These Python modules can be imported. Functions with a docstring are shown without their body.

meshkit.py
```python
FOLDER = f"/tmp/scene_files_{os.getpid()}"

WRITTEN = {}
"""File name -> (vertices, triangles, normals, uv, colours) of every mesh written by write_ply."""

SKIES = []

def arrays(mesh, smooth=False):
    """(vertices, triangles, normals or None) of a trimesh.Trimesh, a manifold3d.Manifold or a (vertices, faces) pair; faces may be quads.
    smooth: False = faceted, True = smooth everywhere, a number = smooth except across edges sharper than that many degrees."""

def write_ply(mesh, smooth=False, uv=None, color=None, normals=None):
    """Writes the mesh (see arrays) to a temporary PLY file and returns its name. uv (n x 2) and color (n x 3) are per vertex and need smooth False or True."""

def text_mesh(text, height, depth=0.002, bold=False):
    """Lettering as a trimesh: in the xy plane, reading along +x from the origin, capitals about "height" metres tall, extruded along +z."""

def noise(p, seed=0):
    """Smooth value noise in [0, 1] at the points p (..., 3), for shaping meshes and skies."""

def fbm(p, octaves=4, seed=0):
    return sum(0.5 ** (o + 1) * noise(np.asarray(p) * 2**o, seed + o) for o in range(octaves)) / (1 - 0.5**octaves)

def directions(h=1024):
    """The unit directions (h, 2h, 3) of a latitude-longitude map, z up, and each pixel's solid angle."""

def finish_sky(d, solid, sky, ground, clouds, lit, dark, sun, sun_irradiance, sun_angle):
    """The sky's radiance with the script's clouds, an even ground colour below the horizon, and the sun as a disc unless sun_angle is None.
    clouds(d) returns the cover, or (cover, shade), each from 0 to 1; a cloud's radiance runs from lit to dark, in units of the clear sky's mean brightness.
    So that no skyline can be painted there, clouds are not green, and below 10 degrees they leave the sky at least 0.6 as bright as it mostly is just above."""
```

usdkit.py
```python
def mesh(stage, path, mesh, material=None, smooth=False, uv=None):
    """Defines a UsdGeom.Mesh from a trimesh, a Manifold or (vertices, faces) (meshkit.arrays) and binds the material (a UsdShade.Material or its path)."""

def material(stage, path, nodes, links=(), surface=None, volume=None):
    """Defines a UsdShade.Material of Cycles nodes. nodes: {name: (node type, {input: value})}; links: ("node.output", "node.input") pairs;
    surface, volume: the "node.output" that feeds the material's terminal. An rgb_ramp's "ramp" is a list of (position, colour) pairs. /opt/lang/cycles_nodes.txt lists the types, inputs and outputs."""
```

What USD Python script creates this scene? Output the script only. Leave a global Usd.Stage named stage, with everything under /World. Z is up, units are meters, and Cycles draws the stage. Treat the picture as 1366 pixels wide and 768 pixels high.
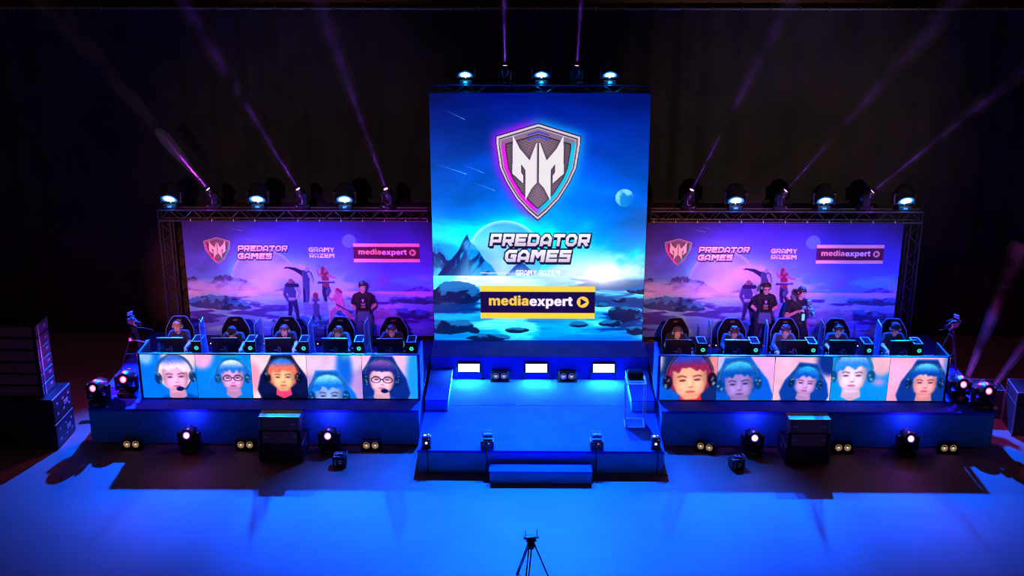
import math, random, glob
import numpy as np, trimesh, usdkit, meshkit
from pxr import Usd, UsdGeom, UsdLux, UsdShade, Gf, Sdf, Vt
from PIL import Image, ImageDraw, ImageFont, ImageFilter
from manifold3d import Manifold
from shapely.geometry import LineString, Polygon
from shapely import affinity, union_all
from trimesh.transformations import rotation_matrix as ROT

random.seed(7); np.random.seed(7)
stage = Usd.Stage.CreateInMemory()
UsdGeom.SetStageUpAxis(stage, 'Z'); UsdGeom.SetStageMetersPerUnit(stage, 1.0)
UsdGeom.Xform.Define(stage, '/World'); UsdGeom.Scope.Define(stage, '/World/Looks')

# ------------------------------------------------------------------ camera, ambient light, exposure
cam = UsdGeom.Camera.Define(stage, '/World/camera')
cam.CreateHorizontalApertureAttr(36.0); cam.CreateVerticalApertureAttr(36.0 * 768 / 1366)
cam.CreateFocalLengthAttr(36.0 * 1605 / 1366)
cam.CreateClippingRangeAttr(Gf.Vec2f(0.1, 200)); cam.CreateFStopAttr(0.0); cam.CreateExposureAttr(0.0)
_x = UsdGeom.Xformable(cam)
_x.AddTranslateOp().Set(Gf.Vec3d(-0.3, 0, 11.5))
_x.AddRotateZOp().Set(0.6); _x.AddRotateXOp().Set(90 - 19.05)

dome = UsdLux.DomeLight.Define(stage, '/World/lamps/house_ambient')
dome.CreateColorAttr(Gf.Vec3f(1.0, 0.66, 0.85)); dome.CreateIntensityAttr(0.006)

_n_light = [0]
def aim_matrix(pos, target):
    p = np.array(pos, float); z = p - np.array(target, float); z /= np.linalg.norm(z)
    x = np.cross([0, 0, 1.0] if abs(z[2]) < .99 else [0, 1.0, 0], z); x /= np.linalg.norm(x); y = np.cross(z, x)
    m = np.eye(4); m[0, :3], m[1, :3], m[2, :3], m[3, :3] = x, y, z, p
    return Gf.Matrix4d(m.tolist())
def spot(pos, target, color, power, half_angle, soft=1.0, radius=0.05):
    _n_light[0] += 1
    l = UsdLux.SphereLight.Define(stage, f'/World/lamps/spot_{_n_light[0]:03d}')
    l.CreateRadiusAttr(radius); l.CreateNormalizeAttr(True)
    l.CreateColorAttr(Gf.Vec3f(*color)); l.CreateIntensityAttr(power)
    s = UsdLux.ShapingAPI.Apply(l.GetPrim()); s.CreateShapingConeAngleAttr(half_angle); s.CreateShapingConeSoftnessAttr(soft)
    UsdGeom.Xformable(l).AddTransformOp().Set(aim_matrix(pos, target))
    return l
def bulb(pos, color, power, radius=0.03):
    _n_light[0] += 1
    l = UsdLux.SphereLight.Define(stage, f'/World/lamps/bulb_{_n_light[0]:03d}')
    l.CreateRadiusAttr(radius); l.CreateNormalizeAttr(True); l.CreateColorAttr(Gf.Vec3f(*color)); l.CreateIntensityAttr(power)
    UsdGeom.Xformable(l).AddTranslateOp().Set(Gf.Vec3d(*pos))

# front-of-house spots high behind the camera, three on each backdrop
POWER_FOH = 26000.0
for tx, tz, col, k, ha in [(-7.75, 2.5, (1.0, .22, .26), .52, 3.9), (-5.6, 2.55, (.44, .12, 1.0), .86, 4.0), (-3.3, 2.6, (.72, .02, .85), .55, 3.7),
                           (3.3, 2.5, (1.0, .26, .18), .52, 3.9), (5.3, 2.55, (.62, .13, 1.0), .85, 4.0), (7.5, 2.6, (.12, .05, 1.0), .50, 3.7)]:
    spot((tx * .55, -1.5, 13.5), (tx, 26.95, tz), col, POWER_FOH * k, ha, 1.0, .12)

# two dim warm house lights on the curtain
spot((-5, -2, 10.5), (-5.5, 29.4, 4.6), (1.0, .66, .70), 1900.0, 9.0, 1.0, .1)
spot((14, -2, 10.5), (6.3, 29.4, 5.2), (1.0, .72, .62), 3200.0, 9.0, 1.0, .1)

# ------------------------------------------------------------------ helpers
_names = {}
def numbered(parent, name):
    k = (parent, name); n = _names.get(k, -1) + 1; _names[k] = n
    return name if n == 0 else f'{name}_{n:03d}'
def tagp(prim, label=None, cat=None, group=None, kind=None):
    for a, b in (('label', label), ('category', cat), ('group', group), ('kind', kind)):
        if b: prim.SetCustomDataByKey(a, b)
    return prim
def thing(name, label, cat, loc=(0, 0, 0), rotz=0.0, group=None, kind=None):
    x = UsdGeom.Xform.Define(stage, '/World/' + numbered('/World', name))
    x.AddTranslateOp().Set(Gf.Vec3d(*map(float, loc)))
    if rotz: x.AddRotateZOp().Set(float(rotz))
    return tagp(x.GetPrim(), label, cat, group, kind)
def obj(name, m, mat, parent=None, smooth=30, label=None, cat=None, group=None, kind=None):
    base = str(parent.GetPath()) if parent is not None else '/World'
    p = usdkit.mesh(stage, base + '/' + numbered(base, name), m, MAT(mat), smooth)
    return tagp(p.GetPrim(), label, cat, group, kind)

_mats = {}
def MAT(n): return _mats[n]
def pm(name, col, rough=.6, metal=0.0, em=None, es=0.0, noise=0.0, nscale=20.0, bump=0.0, spec=.5, coat=0.0):
    p = {'base_color': col, 'roughness': rough, 'metallic': metal, 'specular_ior_level': spec, 'coat_weight': coat}
    if em: p['emission_color'] = em; p['emission_strength'] = es
    nodes = {'p': ('principled_bsdf', p)}; links = []
    if noise or bump:
        nodes['tc'] = ('texture_coordinate', {}); nodes['n'] = ('noise_texture', {'scale': nscale, 'detail': 3.0})
        links.append(('tc.object', 'n.vector'))
        if noise:
            c = np.array(col)
            nodes['r'] = ('rgb_ramp', {'ramp': [(.3, tuple(c * (1 - noise))), (.7, tuple(np.minimum(c * (1 + noise), 1)))]})
            links += [('n.fac', 'r.fac'), ('r.color', 'p.base_color')]
        if bump:
            nodes['b'] = ('bump', {'strength': bump, 'distance': .01}); links += [('n.fac', 'b.height'), ('b.normal', 'p.normal')]
    _mats[name] = usdkit.material(stage, '/World/Looks/' + name, nodes, links, surface='p.BSDF')
def emit(name, col, strength):
    _mats[name] = usdkit.material(stage, '/World/Looks/' + name, {'e': ('emission', {'color': col, 'strength': strength})}, surface='e.emission')
def printed(name, glow, rough=.7):
    nodes = {'a': ('attribute', {'attribute': 'print'}), 'p': ('principled_bsdf', {'roughness': rough, 'specular_ior_level': .3})}
    links = [('a.color', 'p.base_color')]
    if glow:
        nodes['p'][1].update({'base_color': (.01, .01, .012), 'emission_strength': glow}); links = [('a.color', 'p.emission_color')]
    _mats[name] = usdkit.material(stage, '/World/Looks/' + name, nodes, links, surface='p.BSDF')

pm('black_paint', (.012, .012, .014), .45)
pm('black_matte', (.01, .01, .011), .8)
pm('black_plastic', (.018, .018, .02), .35)
pm('dark_grille', (.02, .018, .02), .6, noise=.4, nscale=120)
pm('speaker_face', (.34, .13, .12), .6, noise=.4, nscale=120)
pm('pc_shell', (.010, .010, .012), .95, spec=.04)
pm('steel', (.32, .32, .34), .35, .9)
pm('aluminium', (.42, .42, .45), .42, .8)
pm('white_edge', (.75, .78, .82), .3)
pm('grey_plastic', (.2, .2, .22), .4)
pm('carpet_stage', (.04, .075, .78), .95, noise=.12, nscale=3.0, bump=.1, spec=.1)
pm('carpet_fascia', (.03, .42, .80), .95, noise=.1, nscale=4.0, bump=.1, spec=.1)
pm('curtain', (.035, .03, .03), .95, noise=.2, nscale=1.2, spec=.05)
pm('wall_paint', (.16, .07, .06), .9, noise=.2, nscale=.8)
pm('wall_cream', (.5, .38, .28), .9, noise=.1)
pm('print_white', (.8, .8, .8), .6)
pm('print_yellow', (.85, .6, .03), .6)
pm('label_pink', (.92, .70, .92), .5)
pm('label_white', (.75, .75, .75), .5)
pm('skin_a', (.55, .32, .23), .55, spec=.3); pm('skin_b', (.62, .38, .28), .55, spec=.3); pm('skin_c', (.48, .27, .19), .55, spec=.3)
pm('lip', (.35, .10, .09), .5); pm('eye_white', (.7, .7, .7), .3); pm('eye_dark', (.02, .015, .012), .25)
pm('hair_dark', (.025, .018, .014), .6, noise=.5, nscale=60); pm('hair_brown', (.09, .05, .03), .6, noise=.4, nscale=60); pm('hair_fair', (.35, .2, .12), .6, noise=.3, nscale=60)
pm('shirt_black', (.008, .008, .012), .85, noise=.2, nscale=30); pm('shirt_navy', (.012, .022, .05), .85, noise=.2, nscale=30); pm('shirt_grey', (.04, .05, .065), .85, noise=.2, nscale=30)
pm('denim', (.06, .12, .20), .85, noise=.3, nscale=60); pm('trouser_dark', (.007, .008, .012), .85)
pm('shoe', (.25, .12, .10), .6); pm('shoe_dark', (.03, .03, .03), .6)
pm('leather', (.004, .004, .006), .85, bump=.15, nscale=90, spec=.08); pm('piping', (.10, .26, .6), .4); pm('chair_logo', (.06, .04, .02), .5)
pm('desk_top', (.05, .06, .09), .4); pm('cloth_pile', (.45, .5, .6), .8)
pm('cable_white', (.65, .6, .55), .5); pm('cable_black', (.012, .012, .014), .6)
_mats['divider_sheet'] = usdkit.material(stage, '/World/Looks/divider_sheet', {'t': ('transparent_bsdf', {'color': (.75, .86, .95)}), 'p': ('principled_bsdf', {'base_color': (.10, .30, .62), 'roughness': .22, 'coat_weight': .4}),
    'tc': ('texture_coordinate', {}), 'mp': ('mapping', {'scale': (1, 14, .7)}), 'n': ('noise_texture', {'scale': 2.0, 'detail': 3.0}), 'r': ('map_range', {'from_min': .42, 'from_max': .68, 'to_min': .06, 'to_max': .50, 'clamp': True}), 'm': ('mix_closure', {})},
    [('tc.object', 'mp.vector'), ('mp.vector', 'n.vector'), ('n.fac', 'r.value'), ('r.result', 'm.fac'), ('t.BSDF', 'm.closure1'), ('p.BSDF', 'm.closure2')], surface='m.closure')
pm('cam_blue', (.10, .14, .20), .3); pm('divider_edge', (.2, .42, .7), .3)
pm('flight_case', (.02, .02, .022), .5, noise=.3, nscale=8); pm('sub_blue', (.012, .025, .05), .6)
pm('speaker_cone', (.6, .5, .45), .4); pm('brass', (.6, .42, .2), .35, .8)
pm('cam_body', (.13, .17, .22), .35); pm('head_shell', (.014, .014, .016), .35)
emit('lens_blue', (.45, .80, 1.0), 3.0); emit('lens_violet', (1.0, .45, 1.0), 3.2); emit('lens_pink', (1.0, .30, .60), 2.6); emit('lens_purple', (.80, .50, 1.0), 3.2)
emit('lens_blue_rim', (.03, .28, 1.0), 1.6); emit('lens_violet_rim', (.75, .04, 1.0), 1.2); emit('lens_pink_rim', (1.0, .04, .30), 1.2); emit('lens_purple_rim', (.25, .05, 1.0), 1.5)
emit('blinder_bulb', (1.0, .72, .42), .75); emit('blinder_glow', (1.0, .62, .40), .22)
emit('strobe', (.62, .90, 1.0), 9.0); emit('monitor_glow', (1.0, .70, .56), 2.6); emit('fan_ring', (.06, .75, .62), 1.1)
emit('led_white', (.7, .85, 1.0), 2.0); emit('led_red', (1, .15, .1), 1.0); emit('led_strip', (.65, .4, 1.0), 2.5); emit('phone_glow', (.25, .7, 1.0), 1.0)
printed('led_print', 1.0); printed('led_print_bright', 1.18); printed('cloth_print', 0)
_mats['glass'] = usdkit.material(stage, '/World/Looks/glass', {'t': ('transparent_bsdf', {'color': (.93, .96, .98)}), 'g': ('glossy_bsdf', {'roughness': .05, 'color': (.9, .95, 1)}), 'f': ('fresnel', {'IOR': 1.45}),
    'm': ('mix_closure', {})}, [('f.fac', 'm.fac'), ('t.BSDF', 'm.closure1'), ('g.BSDF', 'm.closure2')], surface='m.closure')
# sports-hall floor: brown boards, laid in wide sheets with a little difference in tone
_mats['hall_floor'] = usdkit.material(stage, '/World/Looks/hall_floor', {
    'tc': ('texture_coordinate', {}), 'mp': ('mapping', {'rotation': (0, 0, 0.0), 'location': (.4, .95, 0)}),
    'b': ('brick_texture', {'color1': (.28, .145, .10), 'color2': (.255, .13, .092), 'mortar': (.25, .128, .09), 'scale': 1.0, 'mortar_size': .006, 'brick_width': 3.4, 'row_height': 1.55, 'bias': -.2}),
    'n': ('noise_texture', {'scale': .8, 'detail': 4.0}), 'r': ('rgb_ramp', {'ramp': [(.3, (.82, .82, .82)), (.7, (1, 1, 1))]}),
    'mx': ('mix', {'mix_type': 'multiply', 'fac': 1.0}), 'p': ('principled_bsdf', {'roughness': .55, 'specular_ior_level': .25})},
    [('tc.object', 'mp.vector'), ('mp.vector', 'b.vector'), ('tc.object', 'n.vector'), ('n.fac', 'r.fac'), ('b.color', 'mx.color1'), ('r.color', 'mx.color2'), ('mx.color', 'p.base_color')], surface='p.BSDF')

cat = trimesh.util.concatenate
def bx(c, s, ch=.006):
    c, s = np.array(c, float), np.array(s, float) / 2; ch = min(ch, s.min() * .6)
    pts = []
    for sx in (-1, 1):
        for sy in (-1, 1):
            for sz in (-1, 1):
                g = np.array([sx, sy, sz])
                for k in range(3):
                    d = s - ch; d[k] = s[k]; pts.append(c + g * d)
    return trimesh.convex.convex_hull(np.array(pts))
def cyl(p0, p1, r, n=10, r2=None):
    p0, p1 = np.array(p0, float), np.array(p1, float); d = p1 - p0; L = np.linalg.norm(d); d /= L
    a = np.cross(d, [0, 0, 1.0] if abs(d[2]) < .9 else [1.0, 0, 0]); a /= np.linalg.norm(a); b = np.cross(d, a)
    t = np.arange(n) * 2 * np.pi / n; ring = np.outer(np.cos(t), a) + np.outer(np.sin(t), b); r2 = r if r2 is None else r2
    v = np.vstack([p0 + r * ring, p1 + r2 * ring, [p0], [p1]]); f = []
    for i in range(n):
        j = (i + 1) % n
        f += [[i, n + j, j], [i, n + i, n + j], [2 * n, i, j], [2 * n + 1, n + j, n + i]]
    m = trimesh.Trimesh(v, f, process=False); m.fix_normals(); return m
def tube(pts, r, n=6):
    pts = np.array(pts, float); T = np.gradient(pts, axis=0); T /= np.linalg.norm(T, axis=1)[:, None]
    a = np.cross(T[0], [0, 0, 1.0] if abs(T[0][2]) < .9 else [1.0, 0, 0]); V = []
    for p, t in zip(pts, T):
        a = a - t * (a @ t); a /= np.linalg.norm(a); b = np.cross(t, a)
        th = np.arange(n) * 2 * np.pi / n; V.append(p + r * (np.outer(np.cos(th), a) + np.outer(np.sin(th), b)))
    k = len(pts); V = np.vstack(V + [pts[:1], pts[-1:]]); f = []
    for s in range(k - 1):
        for i in range(n):
            j = (i + 1) % n; A, B, C, D = s * n + i, s * n + j, (s + 1) * n + i, (s + 1) * n + j
            f += [[A, B, D], [A, D, C]]
    for i in range(n):
        j = (i + 1) % n; f += [[k * n, j, i], [k * n + 1, (k - 1) * n + i, (k - 1) * n + j]]
    return trimesh.Trimesh(V, f, process=False)
def lathe(prof, n=24):      # profile of (r, z), axis z
    prof = np.array(prof, float); t = np.arange(n) * 2 * np.pi / n; V = []
    for r, z in prof: V.append(np.stack([r * np.cos(t), r * np.sin(t), np.full(n, z)], 1))
    k = len(prof); V = np.vstack(V); f = []
    for s in range(k - 1):
        for i in range(n):
            j = (i + 1) % n; A, B, C, D = s * n + i, s * n + j, (s + 1) * n + i, (s + 1) * n + j
            f += [[A, B, D], [A, D, C]]
    m = trimesh.Trimesh(V, f, process=True); m.update_faces(m.nondegenerate_faces()); return m
def to_dir(m, d, at=(0, 0, 0)):
    m = m.copy(); m.apply_transform(trimesh.geometry.align_vectors([0, 0, 1], np.array(d, float) / np.linalg.norm(d))); m.apply_translation(at); return m
def rot(m, deg, axis, at=(0, 0, 0)):
    m = m.copy(); m.apply_transform(ROT(math.radians(deg), axis, at)); return m
def mv(m, t): m = m.copy(); m.apply_translation(t); return m
def prism(poly, y0, y1, ch=0):     # polygon in xz extruded along y
    m = trimesh.creation.extrude_polygon(Polygon(poly), y1 - y0, engine='earcut')
    v = m.vertices.copy(); m.vertices = np.stack([v[:, 0], y1 - v[:, 2], v[:, 1]], 1); m.fix_normals(); return m

def picture_mesh(img, origin, ux, uz, bulge=None):
    """A printed or lit surface: a fine grid whose vertices carry the picture's colours. origin = lower left, ux along the picture, uz up."""
    h, w = img.shape[:2]; s, t = np.meshgrid(np.linspace(0, 1, w), np.linspace(1, 0, h))
    V = np.array(origin, float) + s.reshape(-1, 1) * np.array(ux, float) + t.reshape(-1, 1) * np.array(uz, float)
    if bulge is not None: V = V + bulge(s.ravel(), t.ravel())
    i = np.arange(h * w).reshape(h, w); a, b, c, d = i[:-1, :-1].ravel(), i[:-1, 1:].ravel(), i[1:, :-1].ravel(), i[1:, 1:].ravel()
    return (V, np.vstack([np.stack([a, c, d], 1), np.stack([a, d, b], 1)]))
def picture(name, img, origin, ux, uz, mat, parent=None, bulge=None, **kw):
    p = obj(name, picture_mesh(img, origin, ux, uz, bulge), mat, parent, smooth=False, **kw)
    x = np.clip(img, 0, 1).reshape(-1, 3); lin = np.where(x < .04045, x / 12.92, ((x + .055) / 1.055) ** 2.4)
    UsdGeom.PrimvarsAPI(UsdGeom.Mesh(p)).CreatePrimvar('print', Sdf.ValueTypeNames.Color3fArray, 'vertex').Set(Vt.Vec3fArray.FromNumpy(lin.astype(np.float32)))
    return p
# ------------------------------------------------------------------ pictures (flat print and what the screens show)
LET, LET_THIN = {}, {}
def _letters(LET, a):
    b = 1 - a
    L = {'P': [[(a, 0), (a, b), (b, b), (b, .42), (a, .42)]], 'R': [[(a, 0), (a, b), (b, b), (b, .45), (a, .45)], [(.5, .45), (b, 0)]],
         'E': [[(1, b), (a, b), (a, a), (1, a)], [(a, .5), (.92, .5)]], 'D': [[(a, a), (a, b), (.72, b), (b, .75), (b, .25), (.72, a), (a, a)]],
         'A': [[(a, 0), (a, .62), (.36, b), (.64, b), (b, .62), (b, 0)], [(a, .3), (b, .3)]], 'T': [[(0, b), (1, b)], [(.5, b), (.5, 0)]],
         'O': [[(.3, a), (a, .3), (a, .7), (.3, b), (.7, b), (b, .7), (b, .3), (.7, a), (.3, a)]],
         'G': [[(1, b), (.3, b), (a, .7), (a, .3), (.3, a), (b, a), (b, .48), (.5, .48)]], 'M': [[(a, 0), (a, b), (.28, b), (.5, .5), (.72, b), (b, b), (b, 0)]],
         'S': [[(1, b), (a, b), (a, .52), (b, .5), (b, a), (0, a)]], 'Y': [[(a * .8, 1), (.5, .48), (1 - a * .8, 1)], [(.5, .5), (.5, 0)]], 'Z': [[(0, b), (b, b), (a, a), (1, a)]]}
    for k, lines in L.items():
        LET[k] = union_all([LineString(l).buffer(a * .98, cap_style='flat', join_style='mitre', mitre_limit=1.5) for l in lines]).intersection(Polygon([(-.05, 0), (1.05, 0), (1.05, 1), (-.05, 1)]))
_letters(LET, .135); _letters(LET_THIN, .105)
def word(text, lean=0.22, gap=.16, wide=1.2, LET=LET):
    out, x = [], 0.0
    for ch in text:
        if ch == ' ': x += .7; continue
        w = wide * (1.25 if ch == 'M' else 1.0); g = affinity.affine_transform(LET[ch], [w, 0, 0, 1, x, 0]); out.append(g); x += w + gap
    g = union_all(out)
    return affinity.affine_transform(g, [1, lean, 0, 1, 0, 0])
def mask_of(geom, box, size):      # geometry fitted to box (x0, y0, x1, y1 in pixels, y down) as a mask
    W, H = size; gx0, gy0, gx1, gy1 = geom.bounds; x0, y0, x1, y1 = box
    sx, sy = (x1 - x0) / (gx1 - gx0), (y1 - y0) / (gy1 - gy0); im = Image.new('L', (W, H), 0); d = ImageDraw.Draw(im)
    for g in getattr(geom, 'geoms', [geom]):
        f = lambda ring: [(x0 + (px - gx0) * sx, y1 - (py - gy0) * sy) for px, py in ring.coords]
        d.polygon(f(g.exterior), fill=255)
        for r in g.interiors: d.polygon(f(r), fill=0)
    return np.asarray(im, np.float32)[..., None] / 255
_font = None
def font_mask(text, box, size, weight=800):
    global _font
    if _font is None:
        _font = ImageFont.truetype(glob.glob('/opt/blender-*/*/datafiles/fonts/Inter.woff2')[0], 160)
        try: _font.set_variation_by_axes([14, 800] if len(_font.get_variation_axes()) > 1 else [800])
        except Exception: pass
    x0, y0, x1, y1 = _font.getbbox(text, anchor='ls', stroke_width=3)
    im = Image.new('L', (x1 - x0 + 2, y1 - y0 + 2), 0); ImageDraw.Draw(im).text((1 - x0, 1 - y0), text, 255, font=_font, anchor='ls', stroke_width=3)
    bw, bh = max(1, int(box[2] - box[0])), max(1, int(box[3] - box[1])); im = im.resize((bw, bh), Image.LANCZOS)
    out = Image.new('L', size, 0); out.paste(im, (int(box[0]), int(box[1])))
    return np.asarray(out, np.float32)[..., None] / 255
def over(img, m, col):
    rows = np.flatnonzero(m.any(axis=(1, 2)))
    if not len(rows): return img
    cols = np.flatnonzero(m[rows[0]:rows[-1] + 1].any(axis=(0, 2))); sl = (slice(rows[0], rows[-1] + 1), slice(cols[0], cols[-1] + 1)); q = m[sl]
    img[sl] = img[sl] * (1 - q) + np.array(col, np.float32) * q
    return img
def blur_mask(m, r): return np.asarray(Image.fromarray((np.clip(m[..., 0], 0, 1) * 255).astype(np.uint8)).filter(ImageFilter.GaussianBlur(r)), np.float32)[..., None] / 255
def poly_mask(pts, size):
    im = Image.new('L', size, 0); ImageDraw.Draw(im).polygon([tuple(map(float, p)) for p in pts], fill=255); return np.asarray(im, np.float32)[..., None] / 255
def ell_mask(cx, cy, rx, ry, size):
    im = Image.new('L', size, 0); ImageDraw.Draw(im).ellipse([cx - rx, cy - ry, cx + rx, cy + ry], fill=255); return np.asarray(im, np.float32)[..., None] / 255
def line_mask(pts, w, size):
    im = Image.new('L', size, 0); ImageDraw.Draw(im).line([tuple(map(float, p)) for p in pts], fill=255, width=max(1, int(round(w))), joint='curve'); return np.asarray(im, np.float32)[..., None] / 255
def sm(a, b, x): t = np.clip((x - a) / (b - a), 0, 1); return t * t * (3 - 2 * t)
def shrink(img, w, h): return np.stack([np.asarray(Image.fromarray(img[..., k].astype(np.float32)).resize((w, h), Image.BOX)) for k in range(3)], -1)
def fb(X, Y, sx, sy, seed, o=5): return meshkit.fbm(np.stack([X * sx, Y * sy, np.full_like(X, seed * 3.7)], -1), o, seed)

def shield(img, x0, y0, x1, y1, glow=True):
    H, W = img.shape[:2]; S = (W, H)
    P = lambda pts: [(x0 + px * (x1 - x0), y0 + py * (y1 - y0)) for px, py in pts]
    def outline(k):
        pts = [(.5, 0), (.97, .13), (.97, .2), (.93, .45), (.86, .6), (.74, .78), (.6, .92), (.5, 1), (.4, .92), (.26, .78), (.14, .6), (.07, .45), (.03, .2), (.03, .13)]
        return P([(.5 + (px - .5) * k, .47 + (py - .47) * k) for px, py in pts])
    yy, xx = np.mgrid[0:H, 0:W].astype(np.float32); u = ((xx - x0) / (x1 - x0))[..., None]; v = ((yy - y0) / (y1 - y0))[..., None]
    out = poly_mask(outline(1.0), S)
    if glow:
        g = np.clip(blur_mask(poly_mask(outline(1.03), S), (x1 - x0) * .055) * 1.5, 0, 1) * .95
        img = img * (1 - g) + g * (np.array([.72, .12, 1.0]) * (1 - sm(.3, .6, u)) + np.array([.05, .62, 1.0]) * sm(.3, .6, u))
    img = over(img, out, (.12, .08, .16)); img = over(img, poly_mask(outline(.975), S), (.86, .80, .88)); img = over(img, poly_mask(outline(.925), S), (.13, .07, .17))
    img = over(img, poly_mask(outline(.90), S), (.72, .62, .70)); ins = poly_mask(outline(.87), S)
    img = img * (1 - ins) + ins * (np.array([.93, .13, .93]) * (1 - sm(.42, .58, u)) + np.array([.06, .80, .93]) * sm(.42, .58, u))
    topm = sm(.26, .16, v); img = img * (1 - ins * topm) + ins * topm * np.array([.55, .45, .55])
    img = over(img, poly_mask(outline(.77), S), (.2, .12, .22)); inn = poly_mask(outline(.745), S)
    dots = (.5 + .5 * np.sin(u * 190) * np.sin(v * 215 + (np.floor(u * 30) % 2) * 1.5)) ** 1.5
    mesh_c = np.array([.66, .53, .60]) * (.62 + .45 * dots) * (1 - .35 * np.abs(u - .5) * 2)
    img = img * (1 - inn) + inn * mesh_c
    for k, c in ((0, (.3, .25, .8)), (.05, (.25, .3, .85))):
        img = over(img, line_mask(P([(.38, .12 + k), (.5, .085 + k), (.62, .12 + k)]), (x1 - x0) * .018, S), c)
    face = [(.222, .126), (.293, .256), (.405, .377), (.480, .2), (.488, .2), (.488, .604), (.425, .665), (.36, .785), (.36, .475), (.31, .41), (.31, .50), (.336, .532), (.336, .61), (.216, .51)]
    for side in (0, 1):
        q = face if side == 0 else [(1 - px, py) for px, py in face]
        m = poly_mask(P(q), S); sh = blur_mask(m, (x1 - x0) * .02); img = over(img, .8 * sh * poly_mask(outline(.75), S), (.10, .04, .14)); img = over(img, m, (.95, .92, .94))
    return img
def logo_bar(img, x0, y0, x1, y1, bar=(1.0, .85, .22), box=(.10, .03, .22), tint=(1.0, .80, .22)):
    H, W = img.shape[:2]; S = (W, H); w, h = x1 - x0, y1 - y0; R = lambda a, b, c, d: poly_mask([(x0 + a * w, y0 + b * h), (x0 + c * w, y0 + b * h), (x0 + c * w, y0 + d * h), (x0 + a * w, y0 + d * h)], S)
    img = over(img, R(0, 0, 1, 1), bar); img = over(img, R(0, .18, 1, .82), box)
    img = over(img, font_mask('media', (x0 + .065 * w, y0 + .29 * h, x0 + .43 * w, y0 + .62 * h), S), tint)
    img = over(img, font_mask('expert', (x0 + .425 * w, y0 + .335 * h, x0 + .815 * w, y0 + .70 * h), S), (1, .95, 1))
    cx, cy, r = x0 + .895 * w, y0 + .49 * h, .17 * h
    img = over(img, ell_mask(cx, cy, r, r, S), tint); img = over(img, poly_mask([(cx - r * .38, cy - r * .62), (cx + r * .62, cy), (cx - r * .38, cy + r * .62)], S), box)
    return img
def heading(img, text, x0, y0, x1, y1, edge=True):
    H, W = img.shape[:2]; g = word(text); off = (y1 - y0) * .1
    if edge:
        m = np.maximum(mask_of(g.buffer(.07), (x0 - off, y0 - off, x1 + off, y1 + off), (W, H)), mask_of(g.buffer(.07), (x0, y0 + off, x1 + off, y1 + 2 * off), (W, H)))
        img = over(img, m, (.10, .06, .20))
    m = mask_of(g, (x0, y0, x1, y1), (W, H)); yy = np.linspace(0, 1, H)[:, None, None] * H; t = np.clip((yy - y0) / (y1 - y0), 0, 1)
    return img * (1 - m) + m * (np.array([1, 1, 1]) * (1 - t) + np.array([.86, .78, .88]) * t)

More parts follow.
